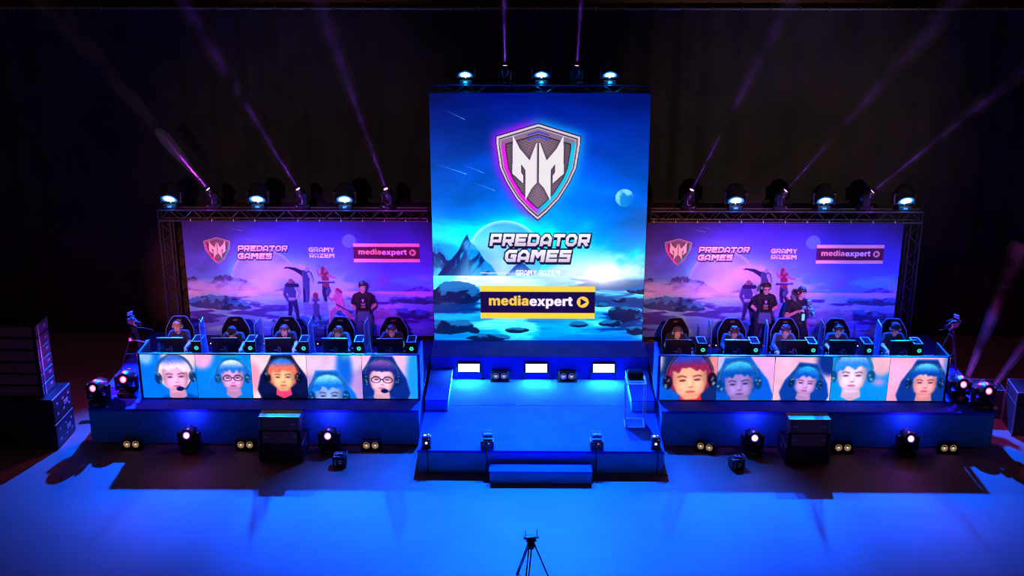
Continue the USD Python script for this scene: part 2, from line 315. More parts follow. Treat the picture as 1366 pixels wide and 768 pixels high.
def icy_planet(W, H, moon, hz, glow, aspect, lift=0.0):
    """The key art behind the logos: an icy shore under a big moon. Coordinates are fractions of the picture."""
    v, u = np.mgrid[0:H, 0:W].astype(np.float32); u /= W; v /= H; X = u * aspect; E = lambda m: m[..., None]
    t = E(np.clip(v / hz, 0, 1)); A = lambda *c: np.array(c, np.float32)
    sky = A(.0, .10, .46) * (1 - t) ** 1.5 + A(.0, .70, 1.0) * t ** 1.5 + A(.0, .40, .86) * (4 * t * (1 - t)) * .34
    warp = fb(X, v, 2.0, 3.0, 3, 4); c = fb(X + .35 * warp, v + .3 * warp, 3.0, 7.5, 4, 5)
    sky = sky * E(.62 + .76 * c) + E(sm(.52, .72, c) * sm(.25, 1, v / hz)) * A(.16, .25, .22)
    sky *= E(1 - .45 * np.clip(np.abs(u - .5) * 2 - .35, 0, 1) * (1 - t[..., 0]))
    mx, my, mr = moon; dx, dy = (X - mx * aspect) / mr, (v - my) / mr * (1.0); d = np.hypot(dx, dy); mm = sm(1, .975, d); halo = np.exp(-np.clip(d - 1, 0, 9) * 3.5) * (1 - mm)
    sky = sky + E(halo) * A(.05, .22, .26); tex = fb(X, v, 9, 9, 9, 5); mc = A(.56, .80, .95) * E(.60 + .62 * tex) + A(.30, .16, .20) * E(sm(-.3, 1, dy)); fade = sm(1.05, .1, d) * .35 + .65
    k = E(mm * fade * (1 - .55 * sm(.1, 1.0, dx + .2 * dy))); sky = sky * (1 - k) + mc * k; rim = E(mm * sm(.86, 1, d) * sm(.3, -.6, dy)); sky = sky * (1 - .7 * rim) + A(.80, .95, 1.0) * .7 * rim
    for px, ph, pw, tone in ((.03, .155, .12, .75), (.165, .165, .15, .75), (.42, .07, .09, 1.1), (.93, .055, .10, 1.2), (.99, .05, .07, 1.2)):
        jag = fb(X, v * 0 + px, 11, 1, 31 + int(px * 100), 5); jag2 = fb(X, v * 0 + px, 34, 1, 131 + int(px * 100), 4); crest = hz - ph * np.maximum(0, 1 - (np.abs(u - px) / pw) ** .85) ** .9 * (.50 + .65 * jag + .40 * jag2) + .010
        m = E(sm(-.003, .003, v - crest) * (v < hz)); facet = fb(X + .5 * v * np.sign(jag - .5), v + .5 * X, 30, 18, 40 + int(px * 10), 5); lit = E(sm(.46, .58, facet + .10 * np.tanh((u - px + .02 * (jag2 - .5)) * 60))); deep = E(sm(0, ph * 1.0, v - crest))
        col = A(.01, .20, .50) * tone * (1 - lit) + A(.10, .55, .86) * lit; col = col * (1 - .65 * deep ** 1.2) + A(.56, .83, .96) * .65 * deep ** 1.2
        sky = sky * (1 - m) + col * m
    f2 = fb(X + .2 * warp, v, 4.5, 9, 21, 5); fog = E(sm(.44, .62, f2) * sm(hz - .20, hz - .03, v) * .85); sky = sky * (1 - fog) + A(.72, .90, .99) * fog
    s = np.clip((v - hz) / (1 - hz), 0, 1); S = E(s)
    w1 = fb(X + .2 * warp, v, 3.0, 30 , 5, 5); w2 = fb(X, v + .05 * w1, 6, 22, 6, 5); w3 = fb(X * (1 + s), v, 14, 46, 8, 4)
    sea = A(.46, .86, 1.0) * (1 - S) + A(.0, .52, .95) * S; sea = sea * E(.55 + 1.0 * w1) + E(sm(.46, .64, w2) * (.4 + .7 * w3)) * A(.50, .46, .26) * (1 - .25 * S)
    dk = E(sm(.53, .60, fb(X + .3 * w1, v, 3.4, 15, 12, 6) - .12 * (1 - np.abs(u - .5) * 2) + .05 * s) * sm(0, .08, s)); sea = sea * (1 - .85 * dk) + A(.01, .13, .38) * E(.6 + .9 * w3) * .85 * dk
    img = np.where(E(v < hz), sky, sea)
    gx, gy, gr = glow; g = np.exp(-(((X - gx * aspect) / gr) ** 2 + ((v - gy) / (gr * .55)) ** 2)) * (.55 + .9 * fb(X, v, 20, 26, 57, 4)); g2 = np.exp(-(((X - gx * aspect) / (gr * 3.2)) ** 2 + ((v - gy) / (gr * 1.2)) ** 2)); nz = fb(X, v, 12, 12, 55, 4)
    k = E(np.clip(.95 * g + .55 * g2 * (.5 + nz), 0, 1)); img = img * (1 - k) + A(.97, .98, 1.0) * k
    gl = np.exp(-((X - (gx - .22) * aspect) / (.30 * aspect)) ** 2) * np.exp(-((v - hz - .005) / .055) ** 2); img = img * E(1 - .5 * gl) + E(gl) * .5 * A(.93, .80, .90)
    img = np.clip(img, 0, 1); lum = img.mean(-1, keepdims=True); img = lum + (img - lum) * 1.22; img = img * (.88 + .30 * img)
    return np.clip(img + lift, 0, 1).astype(np.float32)
def streaks(img, lines, col=(.35, .72, 1.0)):
    H, W = img.shape[:2]
    for x0, y0, x1, y1, w in lines:
        for k in range(12):
            a, b = k / 12, (k + 1) / 12; m = line_mask([((x0 + (x1 - x0) * a) * W, (y0 + (y1 - y0) * a) * H), ((x0 + (x1 - x0) * b) * W, (y0 + (y1 - y0) * b) * H)], w * W, (W, H)); img = over(img, m * (b ** 1.6) * .8, col)
    return img
def rocks(img, blobs, seed, o=.93):
    H, W = img.shape[:2]; v, u = np.mgrid[0:H, 0:W].astype(np.float32); u /= W; v /= H; n = fb(u * W / H, v, 16, 30, seed, 5); f = fb(u * W / H, v, 26, 40, seed + 5, 4)
    for cx, cy, rx, ry in blobs:
        d = np.hypot((u - cx) / rx, (v - cy) / ry); m = sm(1.08, .98, d + 1.5 * (n - .5))[..., None]; lit = sm(.54, .66, f - .25 * (v - cy) / ry)[..., None]
        img = img * (1 - o * m) + o * m * (np.array([.01, .09, .30], np.float32) * (1 - lit) + np.array([.10, .45, .78], np.float32) * lit)
    return img.astype(np.float32)

def main_screen_picture():
    W, H = 750, 900
    img = icy_planet(W, H, (.34, .645, .150), .725, (.81, .72, .062), W / H)
    img = rocks(img, [(.09, .80, .12, .045), (.19, .815, .05, .025), (.07, .945, .14, .035), (.25, .99, .12, .016), (.90, .885, .07, .032), (.84, .925, .05, .014), (.80, .845, .04, .012), (.97, .955, .06, .022), (.98, .785, .05, .016), (.40, .955, .05, .010), (.88, .825, .03, .010), (.70, .93, .04, .010), (.96, .87, .03, .014)], 4)
    img = streaks(img, [(.0, .265, .165, .312, .006), (.115, .265, .245, .307, .004), (.165, .335, .295, .378, .004), (.05, .055, .16, .10, .004)])
    P = ell_mask(.895 * W, .405 * H, .042 * W, .042 * W, (W, H)); n = fb(*np.meshgrid(np.linspace(0, 1, W), np.linspace(0, 1.2, H)), 22, 22, 77)[..., None]
    P = P * np.clip(1 - .8 * blur_mask(ell_mask(.952 * W, .418 * H, .036 * W, .044 * W, (W, H)), 9), 0, 1); img = img * (1 - P) + P * (np.array([.08, .55, .92]) * (1 - sm(.45, .6, n)) + np.array([.50, .88, 1.0]) * sm(.45, .6, n))
    img = shield(img, .288 * W, .113 * H, .700 * W, .498 * H)
    img = heading(img, 'PREDATOR', .268 * W, .552 * H, .742 * W, .602 * H); img = heading(img, 'GAMES', .340 * W, .617 * H, .655 * W, .667 * H)
    img = over(img, mask_of(word('GRAMY RAZEM', 0, .3, 1.35, LET_THIN), (.392 * W, .702 * H, .600 * W, .724 * H), (W, H)), (1, 1, 1))
    for a, b in ((.225, .36), (.628, .715)): img = over(img, line_mask([(a * W, .714 * H), (b * W, .714 * H)], 3, (W, H)), (.9, .97, 1))
    img = logo_bar(img, .225 * W, .768 * H, .768 * W, .905 * H)
    return shrink(img, 500, 600)

def limb(img, pts, w0, w1, col, W, H):
    """A tapering, rounded limb through the points, with a lit left edge."""
    P = [(x * W, y * H) for x, y in pts]; im = Image.new('L', (W, H), 0); d = ImageDraw.Draw(im); L = []
    for a, b in zip(P[:-1], P[1:]):
        for k in range(10): L.append((a[0] + (b[0] - a[0]) * k / 9, a[1] + (b[1] - a[1]) * k / 9))
    for k, (x, y) in enumerate(L): r = (w0 + (w1 - w0) * k / (len(L) - 1)) * H / 2; d.ellipse([x - r, y - r, x + r, y + r], fill=255)
    m = np.asarray(im, np.float32)[..., None] / 255; img = over(img, m, col); e = np.clip(m - np.roll(m, 3, axis=1), 0, 1); return over(img, e * .6, tuple(np.minimum(1, np.array(col) * 1.5 + .12)))
def hero(img, limbs, W, H):
    for pts, w0, w1, col in limbs: img = limb(img, pts, w0, w1, col, W, H)
    return img
def banner_picture():
    W, H = 1040, 508; asp = W / H
    img = icy_planet(W, H, (.31, .50, .27), .60, (.43, .44, .13), asp); img = img * .88 + .12 * np.array([.62, .78, .98], np.float32)
    img = np.stack([(.52 * img[..., 0] + .29 * img[..., 2]), .78 * img[..., 1] + .02, img[..., 2]], -1).astype(np.float32)
    img = streaks(img, [(.14, .03, .235, .08, .003), (.21, .13, .295, .17, .003), (.17, .02, .25, .05, .002)])
    img = over(img, ell_mask(.655 * W, .165 * H, .028 * W, .028 * W, (W, H)) * .8, (.40, .62, .95))
    img = rocks(img, [(.09, .70, .10, .06), (.19, .73, .06, .04), (.80, .80, .20, .05), (.92, .68, .12, .03), (.50, .92, .14, .10)], 8, .7)
    sn = blur_mask(poly_mask([(.60 * W, .86 * H), (.72 * W, .70 * H), (.83 * W, .76 * H), (.84 * W, .84 * H), (.76 * W, .90 * H)], (W, H)), 3); img = over(img, sn * .6 * np.clip(.2 + 1.5 * fb(*np.meshgrid(np.linspace(0, 2, W), np.linspace(0, 1, H)), 9, 22, 92)[..., None], 0, 1), (.74, .78, .95))
    img = over(img, blur_mask(poly_mask([(.735 * W, .56 * H), (.765 * W, .49 * H), (.787 * W, .445 * H), (.815 * W, .55 * H)], (W, H)), 6) * .5 * np.clip(.3 + 1.4 * fb(*np.meshgrid(np.linspace(0, 2, W), np.linspace(0, 1, H)), 14, 14, 91)[..., None], 0, 1), (.52, .40, .75))
    dk, md, lt, rd, pk = (.11, .11, .32), (.24, .26, .52), (.58, .62, .84), (.50, .16, .30), (.66, .38, .58)
    # made-up armed figures: one standing, one with a cloak, one with a keyboard, one crouching, one seated between crates
    img = hero(img, [([(.410, .66), (.408, .75), (.402, .84)], .045, .026, dk), ([(.424, .66), (.431, .75), (.437, .85)], .045, .026, dk), ([(.416, .55), (.417, .66)], .085, .062, md), ([(.398, .56), (.388, .63), (.400, .69)], .036, .022, md), ([(.436, .55), (.449, .62), (.438, .66)], .044, .024, lt), ([(.415, .515), (.415, .520)], .042, .040, (.52, .36, .46)), ([(.398, .55), (.440, .55)], .03, .03, dk), ([(.409, .67), (.425, .67)], .022, .022, lt)], W, H)
    img = over(img, poly_mask([(.475 * W, .50 * H), (.455 * W, .455 * H), (.43 * W, .42 * H), (.405 * W, .402 * H), (.388 * W, .405 * H), (.40 * W, .388 * H), (.435 * W, .395 * H), (.462 * W, .42 * H), (.484 * W, .41 * H), (.500 * W, .44 * H), (.508 * W, .51 * H), (.495 * W, .49 * H)], (W, H)), dk)
    img = hero(img, [([(.472, .54), (.469, .64), (.467, .72)], .036, .022, dk), ([(.481, .54), (.481, .64), (.477, .72)], .036, .022, md), ([(.480, .45), (.475, .55)], .07, .05, md), ([(.491, .45), (.500, .50), (.503, .53)], .026, .016, lt), ([(.482, .405), (.482, .410)], .038, .036, lt)], W, H)
    img = hero(img, [([(.556, .54), (.566, .60), (.550, .68)], .042, .024, md), ([(.550, .54), (.546, .62), (.552, .69)], .038, .022, dk), ([(.552, .45), (.556, .54)], .066, .05, rd), ([(.540, .46), (.527, .46), (.521, .42)], .022, .014, pk), ([(.566, .465), (.582, .478), (.596, .483)], .022, .012, pk), ([(.551, .415), (.551, .418)], .042, .040, pk), ([(.545, .40), (.541, .45)], .03, .02, rd)], W, H)
    img = over(img, poly_mask([(.525 * W, .512 * H), (.586 * W, .508 * H), (.592 * W, .530 * H), (.522 * W, .536 * H)], (W, H)), (.24, .20, .46)); img = over(img, poly_mask([(.527 * W, .512 * H), (.584 * W, .509 * H), (.585 * W, .516 * H), (.528 * W, .519 * H)], (W, H)), (.72, .66, .92))
    for cx, c in ((.482, (.40, .48, .80)), (.538, (.46, .54, .86))):
        img = over(img, poly_mask([((cx - .021) * W, .70 * H), ((cx + .021) * W, .69 * H), ((cx + .021) * W, .81 * H), ((cx - .021) * W, .81 * H)], (W, H)), c); img = over(img, line_mask([((cx - .018) * W, .755 * H), ((cx + .018) * W, .75 * H)], 2, (W, H)), dk)
    img = hero(img, [([(.505, .80), (.497, .85)], .03, .02, dk), ([(.517, .80), (.525, .85)], .03, .02, dk), ([(.511, .68), (.511, .80)], .06, .05, md), ([(.499, .70), (.490, .70)], .022, .018, lt), ([(.523, .70), (.532, .70)], .022, .018, lt), ([(.511, .635), (.511, .645)], .045, .042, rd)], W, H)
    img = hero(img, [([(.595, .75), (.573, .79), (.566, .88)], .045, .024, pk), ([(.612, .74), (.640, .81), (.664, .90)], .045, .022, pk), ([(.600, .65), (.604, .74)], .078, .055, (.72, .40, .62)), ([(.585, .67), (.573, .68), (.562, .66)], .028, .018, pk), ([(.616, .67), (.624, .73), (.612, .75)], .028, .018, pk), ([(.601, .60), (.601, .615)], .054, .050, pk), ([(.598, .585), (.614, .61)], .024, .022, rd), ([(.595, .72), (.655, .79)], .014, .012, dk)], W, H)
    img = shield(img, .076 * W, .135 * H, .190 * W, .37 * H, False)
    img = heading(img, 'PREDATOR', .212 * W, .205 * H, .412 * W, .256 * H); img = heading(img, 'GAMES', .210 * W, .272 * H, .348 * W, .323 * H)
    img = over(img, mask_of(word('GRAMY', 0, .26, 1.3, LET_THIN), (.495 * W, .222 * H, .595 * W, .258 * H), (W, H)), (1, 1, 1)); img = over(img, mask_of(word('RAZEM', 0, .26, 1.3, LET_THIN), (.497 * W, .274 * H, .595 * W, .310 * H), (W, H)), (1, 1, 1))
    img = logo_bar(img, .672 * W, .186 * H, .932 * W, .345 * H, (1.0, .82, .72), (.32, .04, .24), (1.0, .78, .60))
    return shrink(np.clip(img, 0, 1), 520, 254)

BLUE, DEEP, PINK, PEACH = (0, .46, .96), (.0, .30, .78), (.93, .66, .86), (.98, .82, .88)
def portrait(bg, patches, chair, chair_c, head, skin, hair_c, hair_top, shirt, glasses=False, curly=False, mic=False, neck=None, seed=1, low=False):
    """A webcam picture of a made-up player with a headset: head = (cx, cy, half width)."""
    head = (head[0], head[1], head[2] * 1.28); W, H = 360, 300; S = (W, H); v, u = np.mgrid[0:H, 0:W].astype(np.float32); u /= W; v /= H
    img = np.zeros((H, W, 3)) + np.array(bg); img = img * (.9 + .2 * fb(u, v, 3, 3, seed)[..., None])
    for px, py, rx, ry, c in patches: img = over(img, blur_mask(ell_mask(px * W, py * H, rx * W, ry * H, S), 12), c)
    cx, cy, r = head; X = lambda a: (cx + a * r) * W; Y = lambda a: cy * H + a * r * W
    if chair:
        pts = [(X(-1.5), Y(2.4)), (X(-2.0), Y(1.0)), (X(-1.7), Y(-.1)), (X(-1.05), Y(-1.1)), (X(-.75), Y(-1.75)), (X(.75), Y(-1.75)), (X(1.1), Y(-1.1)), (X(1.75), Y(-.1)), (X(2.05), Y(1.0)), (X(1.6), Y(2.4))]
        m = blur_mask(poly_mask(pts, S), 3); img = over(img, m, chair_c); e = np.clip(m - blur_mask(poly_mask([(x, y + 7) for x, y in pts], S), 2), 0, 1); img = over(img, e * .5, tuple(np.minimum(1, np.array(chair_c) + .25)))
    sh = blur_mask(poly_mask([(X(-2.2), H), (X(-1.9), Y(1.75)), (X(-.8), Y(1.3)), (X(.8), Y(1.3)), (X(1.9), Y(1.75)), (X(2.3), H)], S), 4); img = over(img, sh, shirt)
    nk = neck or tuple(np.array(skin) * .85)
    img = over(img, blur_mask(poly_mask([(X(-.5), Y(.7)), (X(.5), Y(.7)), (X(.6), Y(1.45)), (X(0), Y(1.75)), (X(-.6), Y(1.45))], S), 2), nk)
    rs = np.random.RandomState(seed); E = lambda q: q[..., None]; xx, yy = (u - cx) / r, (v - cy) * H / W / r
    img = over(img, blur_mask(ell_mask(X(0), Y(-.25), r * 1.22 * W, r * 1.18 * W, S), 5), hair_c)
    fm = blur_mask(poly_mask([(X(-.86), Y(-.7)), (X(.86), Y(-.7)), (X(.87), Y(.2)), (X(.70), Y(.72)), (X(.32), Y(1.12)), (X(-.32), Y(1.12)), (X(-.70), Y(.72)), (X(-.87), Y(.2))], S), 4)
    key = 1.04 - .22 * sm(.35, .9, np.abs(xx)) - .10 * sm(.2, .8, xx) - .16 * np.exp(-((yy - .92) / .16) ** 2) - .13 * np.exp(-((yy + .02) / .14) ** 2 - ((np.abs(xx) - .38) / .25) ** 2) + .10 * np.exp(-((yy - .3) / .25) ** 2 - ((np.abs(xx) - .45) / .22) ** 2) + .10 * np.exp(-(xx / .09) ** 2 - ((yy - .15) / .3) ** 2)
    key -= .18 * np.exp(-((xx - .10) / .10) ** 2 - ((yy - .42) / .07) ** 2) + .12 * np.exp(-((xx - .14) / .06) ** 2 - ((yy - .2) / .22) ** 2)
    img = img * (1 - fm) + fm * np.array(skin, np.float32) * E(np.clip(key * (.94 + .12 * fb(u, v, 18, 18, seed + 3)), .3, 1.15))
    dk = tuple(np.array(skin) * np.array([.36, .30, .42]))
    for sx in (-1, 1):
        img = over(img, blur_mask(line_mask([(X(sx * .16), Y(-.14)), (X(sx * .42), Y(-.22)), (X(sx * .62), Y(-.16))], r * W * .09, S), 2) * .75, dk)
        img = over(img, blur_mask(ell_mask(X(sx * .38), Y(.04), r * .17 * W, r * .055 * W, S), 1.5) * .9, dk)
    img = over(img, blur_mask(line_mask([(X(-.10), Y(.44)), (X(.10), Y(.44))], r * W * .06, S), 2) * .55, dk)
    img = over(img, blur_mask(ell_mask(X(0), Y(.70), r * .26 * W, r * .065 * W, S), 2) * .8, tuple(np.array(skin) * np.array([.78, .40, .55])))
    fr = [(X(-1.02), Y(.12))] + [(X(-.92 + .184 * k), Y(-.34 + rs.uniform(-.22, .16) - .16 * math.sin(k * .31))) for k in range(11)] + [(X(1.02), Y(.12)), (X(1.20), Y(-.6)), (X(.8), Y(-1.32)), (X(0), Y(-1.5)), (X(-.8), Y(-1.32)), (X(-1.20), Y(-.6))]
    hm = blur_mask(poly_mask(fr, S), 3)
    if curly:
        for k in range(40): a = math.pi * (.90 + 1.20 * k / 39); hm = np.maximum(hm, blur_mask(ell_mask(X(1.14 * math.cos(a)), Y(-.2 + 1.05 * math.sin(a)), r * W * rs.uniform(.18, .32), r * W * rs.uniform(.16, .28), S), 3))
    ang = np.arctan2(yy + .9, xx + 1e-4); st = fb(ang * 3 + .5 * fb(u, v, 12, 12, seed, 3), np.hypot(xx, yy + .9) * .9, 3.0, 2.6, seed + 50, 4) if not curly else fb(u, v, 16, 18, seed + 50, 4)
    tt = np.clip((yy + 1.45) / 1.0, 0, 1); hc = np.array(hair_top) * E(1 - sm(.1, .8, tt)) + np.array(hair_c) * E(sm(.1, .8, tt)); img = img * (1 - hm) + hm * np.clip(hc * E(.74 + .30 * st + .30 * fb(u, v, 30, 18, seed + 70, 3)), 0, 1)
    for w, c, o in ((.16, tuple(np.array(shirt) * .55), .8), (.05, (.70, .88, 1.0), .4)):
        img = over(img, blur_mask(line_mask([(X(1.20 * math.cos(a)), Y(-.2 + 1.36 * math.sin(a))) for a in np.linspace(math.pi * 1.04, math.pi * 1.96, 24)], r * W * w, S), 2) * o, c)
    for sx in (-1, 1):
        img = over(img, blur_mask(ell_mask(X(sx * 1.16), Y(.08), r * .24 * W, r * .40 * W, S), 3) * .9, tuple(np.array(shirt) * .5))
        for _ in range(5): img = over(img, blur_mask(ell_mask(X(sx * (1.16 + rs.uniform(-.14, .14))), Y(.08 + rs.uniform(-.34, .34)), r * rs.uniform(.03, .08) * W, r * rs.uniform(.03, .1) * W, S), 1.5) * .4, (.60, .85, 1))
    for _ in range(6): q = rs.choice([-1, 1]); x_ = q * rs.uniform(1.2, 1.9); img = over(img, blur_mask(line_mask([(X(x_), Y(1.5 + .2 * abs(x_))), (X(x_ + q * .25), Y(1.65 + .2 * abs(x_)))], r * W * .05, S), 3) * .5, (.4, .75, 1.0))
    if mic: img = over(img, blur_mask(line_mask([(X(1.0), Y(.4)), (X(.62), Y(.95)), (X(.2), Y(.9))], r * W * .08, S), 1), (.02, .1, .35)); img = over(img, blur_mask(ell_mask(X(.2), Y(.9), r * .26 * W, r * .16 * W, S), 1.5), (.02, .08, .32))
    if glasses:
        for sx in (-1, 1): img = over(img, np.clip(ell_mask(X(sx * .42), Y(.07), r * .36 * W, r * .24 * W, S) - ell_mask(X(sx * .42), Y(.07), r * .30 * W, r * .18 * W, S), 0, 1), (.04, .06, .2))
        img = over(img, line_mask([(X(-.1), Y(.02)), (X(.1), Y(.02))], r * W * .07, S), (.04, .06, .2))
    img = over(img, blur_mask(ell_mask(X(0), Y(2.05), r * .35 * W, r * .14 * W, S), 3) * .35, (.5, .8, 1.0))
    img = img * (.90 + .2 * fb(u, v, 5, 5, seed + 9))[..., None]
    ang = rs.uniform(-7, 7); pil = Image.fromarray((np.clip(img, 0, 1) * 255).astype(np.uint8)).rotate(ang, Image.BICUBIC, center=(X(0), Y(1.2))).filter(ImageFilter.GaussianBlur(1.1)); z = .055
    img = np.asarray(pil.resize((W, H), Image.BICUBIC, box=(W * z, H * z, W * (1 - z), H * (1 - z))), np.float32) / 255
    return shrink(np.clip(img, 0, 1), 130, 108)
# ------------------------------------------------------------------ the hall
obj('floor', bx((0, 19, -.1), (46, 34, .2), .01), 'hall_floor', label='brown boarded sports-hall floor lit blue in front of the stage', kind='structure')
def drape(x0, x1, y, z1, amp=.10, n=420, seed=3):
    xs = np.linspace(x0, x1, n); r = np.random.RandomState(seed); ph = np.cumsum(.55 + .35 * r.rand(n)); off = amp * np.sin(ph) * (.6 + .4 * np.sin(xs * .7))
    V, F = [], []; th = .02
    for k, (x, o) in enumerate(zip(xs, off)):
        V += [(x, y + o, .02), (x, y + o * .7, z1), (x, y + o + th, .02), (x, y + o * .7 + th, z1)]
    for k in range(n - 1):
        a, b = 4 * k, 4 * k + 4
        F += [(a, b, b + 1), (a, b + 1, a + 1), (a + 2, b + 3, b + 2), (a + 2, a + 3, b + 3), (a + 1, b + 1, b + 3), (a + 1, b + 3, a + 3), (a, b + 2, b), (a, a + 2, b + 2)]
    F += [(0, 1, 3), (0, 3, 2), (4 * n - 4, 4 * n - 1, 4 * n - 3), (4 * n - 4, 4 * n - 2, 4 * n - 1)]
    return trimesh.Trimesh(V, F, process=False)
t = thing('stage_curtain', 'tall black pleated curtain hanging behind the whole stage', 'curtain')
obj('drape', drape(-18, 18, 29.5, 8.38), 'curtain', t, smooth=True)
obj('rail', cyl((-18, 29.5, 8.40), (18, 29.5, 8.40), .03), 'steel', t)
for x in (-17, -8.5, 0, 8.5, 17): obj('upright', cyl((x, 29.75, 0), (x, 29.75, 8.42), .035), 'black_paint', t)
for x in np.arange(-17.5, 17.6, .7): obj('curtain_hook', cyl((x, 29.47, 8.36), (x, 29.47, 8.46), .022, 6), 'steel', t)
w = obj('wall_back', bx((0, 33.1, 7), (46, .2, 14), .01), 'wall_paint', label='dark red brown hall wall above the curtain', kind='structure')
for a, b in ((-12.9, -11.75), (-11.6, -10.6), (-10.5, -9.4)): obj('panel', bx(((a + b) / 2, 32.95, 10.0), (b - a, .1, 3.2), .02), 'wall_cream', w)

# ------------------------------------------------------------------ platforms
def platform(name, label, cat, x0, x1, y0, y1, z, seams=(), top='carpet_stage'):
    t = thing(name, label, cat)
    ys = [y0, *seams, y1]
    for a, b in zip(ys[:-1], ys[1:]): obj('deck_panel', bx(((x0 + x1) / 2, (a + b) / 2, z - .03), (x1 - x0, b - a - .006, .06), .006), top, t)
    obj('front_skirt', bx(((x0 + x1) / 2, y0 + .02, (z - .06) / 2), (x1 - x0 - .02, .025, z - .062), .004), 'carpet_fascia', t)
    for x in (x0 + .02, x1 - .02): obj('side_skirt', bx((x, (y0 + y1) / 2, (z - .06) / 2), (.025, y1 - y0 - .06, z - .062), .004), 'carpet_fascia', t)
    n = max(2, int((x1 - x0) / 2) + 1)
    for x in np.linspace(x0 + .15, x1 - .15, n):
        for y in (y0 + .2, y1 - .2): obj('leg', cyl((x, y, 0), (x, y, z - .06), .025, 8), 'steel', t)
    return t
platform('stage_platform', 'long blue carpeted platform under the left row of players', 'stage platform', -9.5, -2.5, 23.08, 27.6, .8, (25.2,))
platform('stage_platform', 'long blue carpeted platform under the right row of players', 'stage platform', 2.6, 9.6, 23.08, 27.6, .8, (25.2,))
platform('centre_stage', 'low blue carpeted centre stage in front of the big screen', 'stage', -2.44, 2.54, 21.82, 25.45, .5, (24.0,))
t = thing('stage_step', 'single blue carpeted step at the front of the centre stage', 'step')
obj('tread', bx((.045, 21.56, .255), (2.05, .38, .03), .008), 'carpet_stage', t); obj('riser', bx((.045, 21.385, .12), (2.03, .025, .238), .004), 'carpet_fascia', t)
for x in (-.95, 1.04): obj('side', bx((x, 21.56, .12), (.03, .32, .238), .004), 'carpet_fascia', t)
t = thing('screen_riser', 'tall blue riser carrying the big screen behind the centre stage', 'riser')
obj('top_deck', bx((.05, 26.4, 1.02), (4.98, 1.9, .06), .006), 'carpet_stage', t); obj('front_wall', bx((.05, 25.47, .495), (4.96, .03, .985), .004), 'carpet_stage', t)
for x in (-2.42, 2.52): obj('side_wall', bx((x, 26.4, .495), (.03, 1.82, .985), .004), 'carpet_fascia', t)
for s, x0, x1, word_ in ((-1, -2.43, -1.93, 'left'), (1, 2.03, 2.53, 'right')):
    t = thing('side_step', f'blue block step with pale edge leading up to the {word_} platform', 'step')
    obj('tread', bx(((x0 + x1) / 2, 24.575, .735), (x1 - x0, 1.70, .03), .006), 'carpet_stage', t)
    obj('riser', bx(((x0 + x1) / 2, 23.74, .61), (x1 - x0 - .01, .03, .218), .004), 'carpet_fascia', t)
    xi = x1 if s < 0 else x0
    obj('side', bx((xi + .02 * s, 24.6, .61), (.03, 1.66, .218), .004), 'carpet_fascia', t)
    obj('edge_strip', bx((xi + .006 * -s, 24.575, .738), (.012, 1.70, .03), .003), 'white_edge', t, label='pale edging strip')

# ------------------------------------------------------------------ truss
def truss_members(parent, p0, p1, side_a, side_b, s, pitch, mat='steel'):
    p0, p1, a, b = (np.array(q, float) for q in (p0, p1, side_a, side_b)); L = np.linalg.norm(p1 - p0); d = (p1 - p0) / L; n = max(2, int(round(L / pitch)))
    C = [p0 + a * i * s + b * j * s for i in (0, 1) for j in (0, 1)]
    for c in C: obj('chord', cyl(c, c + d * L, .024, 8), mat, parent)
    for off, ax in ((0 * a, b), (a * s, b), (0 * b, a), (b * s, a)):
        for k in range(n):
            u0, u1 = p0 + off + d * (L * k / n), p0 + off + d * (L * (k + 1) / n)
            if k % 2 == 0: obj('brace', cyl(u0, u1 + ax * s, .011, 5), mat, parent)
            else: obj('brace', cyl(u0 + ax * s, u1, .011, 5), mat, parent)
    for c in (p0, p1):
        for u, v_ in ((0 * a, a), (b, a), (0 * b, b), (a, b)): obj('end_bar', cyl(c + u * s, c + u * s + v_ * s, .014, 6), mat, parent)
pm('truss_black', (.06, .06, .065), .32, .6)
TX = .26
for sgn, word_ in ((-1, 'left'), (1, 'right')):
    t = thing('truss_frame', f'black lighting truss tower and beam around the {word_} backdrop', 'truss')
    xo = -8.86 if sgn < 0 else 8.96; xi = -2.55 if sgn < 0 else 2.65
    truss_members(t, (xo, 27.05, 4.05 - TX), (xi, 27.05, 4.05 - TX), (0, 1, 0), (0, 0, 1), TX, .27, 'truss_black')
    truss_members(t, (xo, 27.05, .83), (xo, 27.05, 4.05 - TX), (-sgn, 0, 0), (0, 1, 0), TX, .30, 'truss_black')
    truss_members(t, (xi, 27.05, .83), (xi, 27.05, 4.05 - TX), (sgn, 0, 0), (0, 1, 0), TX, .40, 'truss_black')
    for x in (xo - sgn * .13, xi + sgn * .13): obj('base_plate', bx((x, 27.18, .815), (.45, .45, .03), .004), 'steel', t)

# ------------------------------------------------------------------ banners
ban = banner_picture()
def wrinkle(s, t): return np.stack([0 * s, .012 * np.sin(s * 34 + 3 * t) * (1 - t) + .02 * np.sin(t * 9 + s * 5) * s * (1 - s), 0 * s], 1)
for x0, x1, word_ in ((-8.30, -2.36, 'left'), (2.52, 8.52, 'right')):
    t = thing('backdrop_banner', f'large printed backdrop of icy shore and armed figures behind the {word_} players', 'banner')
    picture('print', ban, (x0, 26.98, .95), (x1 - x0, 0, 0), (0, 0, 2.85), 'cloth_print', t, wrinkle)
    obj('backing', bx(((x0 + x1) / 2, 27.02, 2.375), (x1 - x0, .01, 2.85), .003), 'black_matte', t)
    for k in np.linspace(x0 + .2, x1 - .2, 12): obj('tie', tube([(k, 26.99, 3.78), (k, 27.03, 3.84)], .008), 'white_edge', t)

